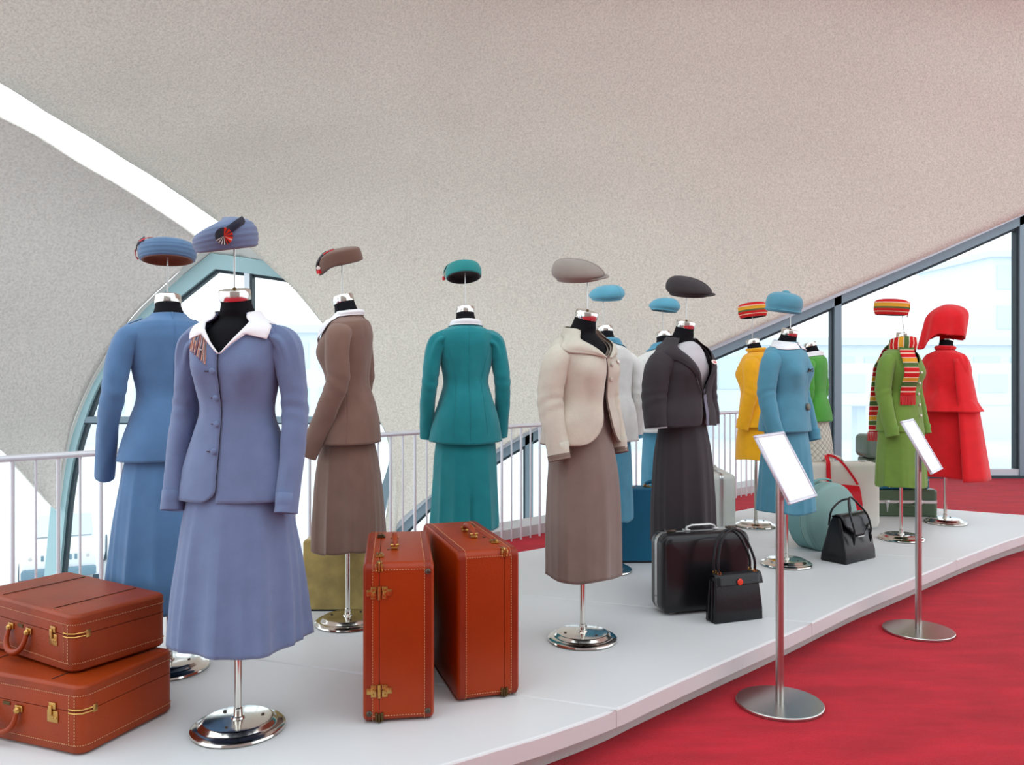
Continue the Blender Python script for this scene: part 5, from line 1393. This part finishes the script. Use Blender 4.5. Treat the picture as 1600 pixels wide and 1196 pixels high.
sign((2.247, 4.60), (.60, .80), 'silver information stand with white tilted panel, farther of the two on the red carpet')

# ------------------------------------------------------------------ outdoors
GZ = -4.0
white_paint = mat('white car paint', (228, 232, 236), rough=.3, coat=.5); tyre = mat('dark tyre rubber', (60, 82, 96), rough=.8); dk = mat('blue grey bumper plastic', (104, 134, 150), rough=.6); yellow_plate = mat('yellow licence plate', (240, 196, 90), rough=.5); carglass = mat('car window glass', (196, 212, 218), rough=.1)
p = px(112, 912, 21.2)
car = empty('car', (p.x - .72, p.y + 1.1, GZ), math.radians(24), 'white car with yellow plate parked outside behind the railing at left', 'car')
def section(y, pts): return [(x, y, z) for x, z in pts]
S = []
for y, hw, zb, zm, zt in ((-2.15, .80, .45, .80, .95), (-2.05, .86, .35, .95, 1.05), (-1.2, .90, .32, 1.05, 1.12), (-.9, .90, .32, 1.08, 1.14), (2.0, .90, .32, 1.05, 1.10), (2.15, .82, .45, .95, 1.0)):
    S.append([(-hw, y, zb), (-hw, y, zm), (-hw * .86, y, zt), (hw * .86, y, zt), (hw, y, zm), (hw, y, zb)])
b = MB(); b.add([q for s in S for q in s], grid_faces(6, 6, True) + [(5, 4, 3, 2, 1, 0), tuple(range(30, 36))]); b.build('car_body', white_paint, car, False)
S = []
for y, hw, z in ((-.95, .80, 1.10), (-.35, .70, 1.72), (1.5, .70, 1.74), (2.0, .78, 1.08)): S.append([(-hw, y, z), (hw, y, z), (hw * 1.08, y, 1.05), (-hw * 1.08, y, 1.05)])
b = MB(); b.add([q for s in S for q in s], grid_faces(4, 4, True) + [(3, 2, 1, 0), (12, 13, 14, 15)]); b.build('car_cabin', white_paint, car, False)
b = MB(); b.add([(-.66, -.93, 1.16), (.66, -.93, 1.16), (.60, -.44, 1.64), (-.60, -.44, 1.64), (-.66, -.95, 1.17), (.66, -.95, 1.17), (.60, -.46, 1.65), (-.60, -.46, 1.65)], [(0, 1, 2, 3), (7, 6, 5, 4), (0, 4, 5, 1), (1, 5, 6, 2), (2, 6, 7, 3), (3, 7, 4, 0)]); b.build('windscreen', carglass, car, False)
for i in range(7): b = MB(); b.box((-.36 + .12 * i, -2.14, .86), (.06, .06, .13), bev=.01); b.build('grille_slot', dk, car)
for x in (-.62, .62): b = MB(); b.lathe([(.001, 0), (.10, 0), (.09, .04), (.001, .06)], 20, Matrix.Translation((x, -2.10, .86)) @ Matrix.Rotation(PI / 2, 4, 'X')); b.build('headlamp', M['nickel'], car)
b = MB(); b.box((0, -2.20, .50), (1.62, .22, .22), bev=.05); b.build('bumper', dk, car)
b = MB(); b.box((0, -2.22, .70), (.34, .02, .14), bev=.005); b.build('licence_plate', yellow_plate, car)
for x, y in ((-.82, -1.35), (.82, -1.35), (-.82, 1.35), (.82, 1.35)): b = MB(); b.lathe([(.12, -.11), (.34, -.11), (.36, -.08), (.36, .08), (.34, .11), (.12, .11)], 28, Matrix.Translation((x, y, .36)) @ Matrix.Rotation(PI / 2, 4, 'Y')); b.build('wheel', tyre, car)

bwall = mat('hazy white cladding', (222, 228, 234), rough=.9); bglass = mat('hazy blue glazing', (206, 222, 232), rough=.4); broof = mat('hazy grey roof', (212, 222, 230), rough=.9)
def building(name, label, x0, x1, y0, dep, z1, cols, rows, wz0=1., cat='building', wgap=.28, roof=.6):
    r = empty(name, ((x0 + x1) / 2, y0, GZ), 0, label, cat); W = x1 - x0; Hh = z1 - GZ
    b = MB(); b.box((0, dep / 2, Hh / 2), (W, dep, Hh)); b.build('wall', bwall, r, False)
    b = MB(); b.box((0, dep / 2 - .2, Hh + roof / 2), (W + .8, dep + .8, roof)); b.build('roof', broof, r, False)
    cw = W / cols; rh = (Hh - wz0) / rows; b = MB(); b.box((0, 0, 0), (cw * (1 - wgap), .12, rh * .58)); o = b.build('window', bglass, r, False); first = True
    for i in range(cols):
        for j in range(rows):
            q = o if first else o.copy()
            if not first: COL.objects.link(q)
            first = False; q.location = (-W / 2 + cw * (i + .5), -.03, wz0 + rh * (j + .5))
    return r
building('terminal_building', 'hazy white terminal building with rows of windows seen through the right window', 45, 76, 78, 14, 12., 10, 4)
building('terminal_building', 'low hazy white hall with long flat roof far outside the right window', 16, 42, 66, 12, 3.4, 9, 1, 3.0)
building('terminal_building', 'low hazy hall outside between the railing and right window frame', 3, 12, 58, 10, 1.4, 4, 1, 2.2)
building('terminal_building', 'hazy pale building beyond the arched left window', -34, -12, 62, 10, 4.2, 8, 2, 1.5)
# glazed passenger walkway on legs
r = empty('passenger_walkway', (26, 48, GZ), 0, 'hazy pale passenger walkway on legs outside the right window', 'walkway')
b = MB(); b.box((0, 0, 4.6), (16, 2.6, 2.4), bev=.1); b.build('walkway_tube', bwall, r, False)
for i in range(8): b = MB(); b.box((-7 + 2 * i, -1.33, 4.7), (1.6, .08, 1.0)); b.build('window', bglass, r, False)
for x in (-6, 0, 6): b = MB(); b.box((x, 0, 1.75), (.5, .8, 3.5)); b.build('leg', broof, r, False)

# ------------------------------------------------------------------ groups of like things
for o in COL.objects:
    if o.parent or 'category' not in o: continue
    g = {'mannequin': 'dressed mannequins on the platform', 'hat': 'hats floating on wires', 'sign stand': 'information stands on the carpet'}.get(o['category'])
    if o.name.startswith('leather_suitcase'): g = 'brown leather suitcases at the near end'
    if o.name.startswith('hard_suitcase'): g = 'hard shell suitcases on the platform'
    if g: o['group'] = g
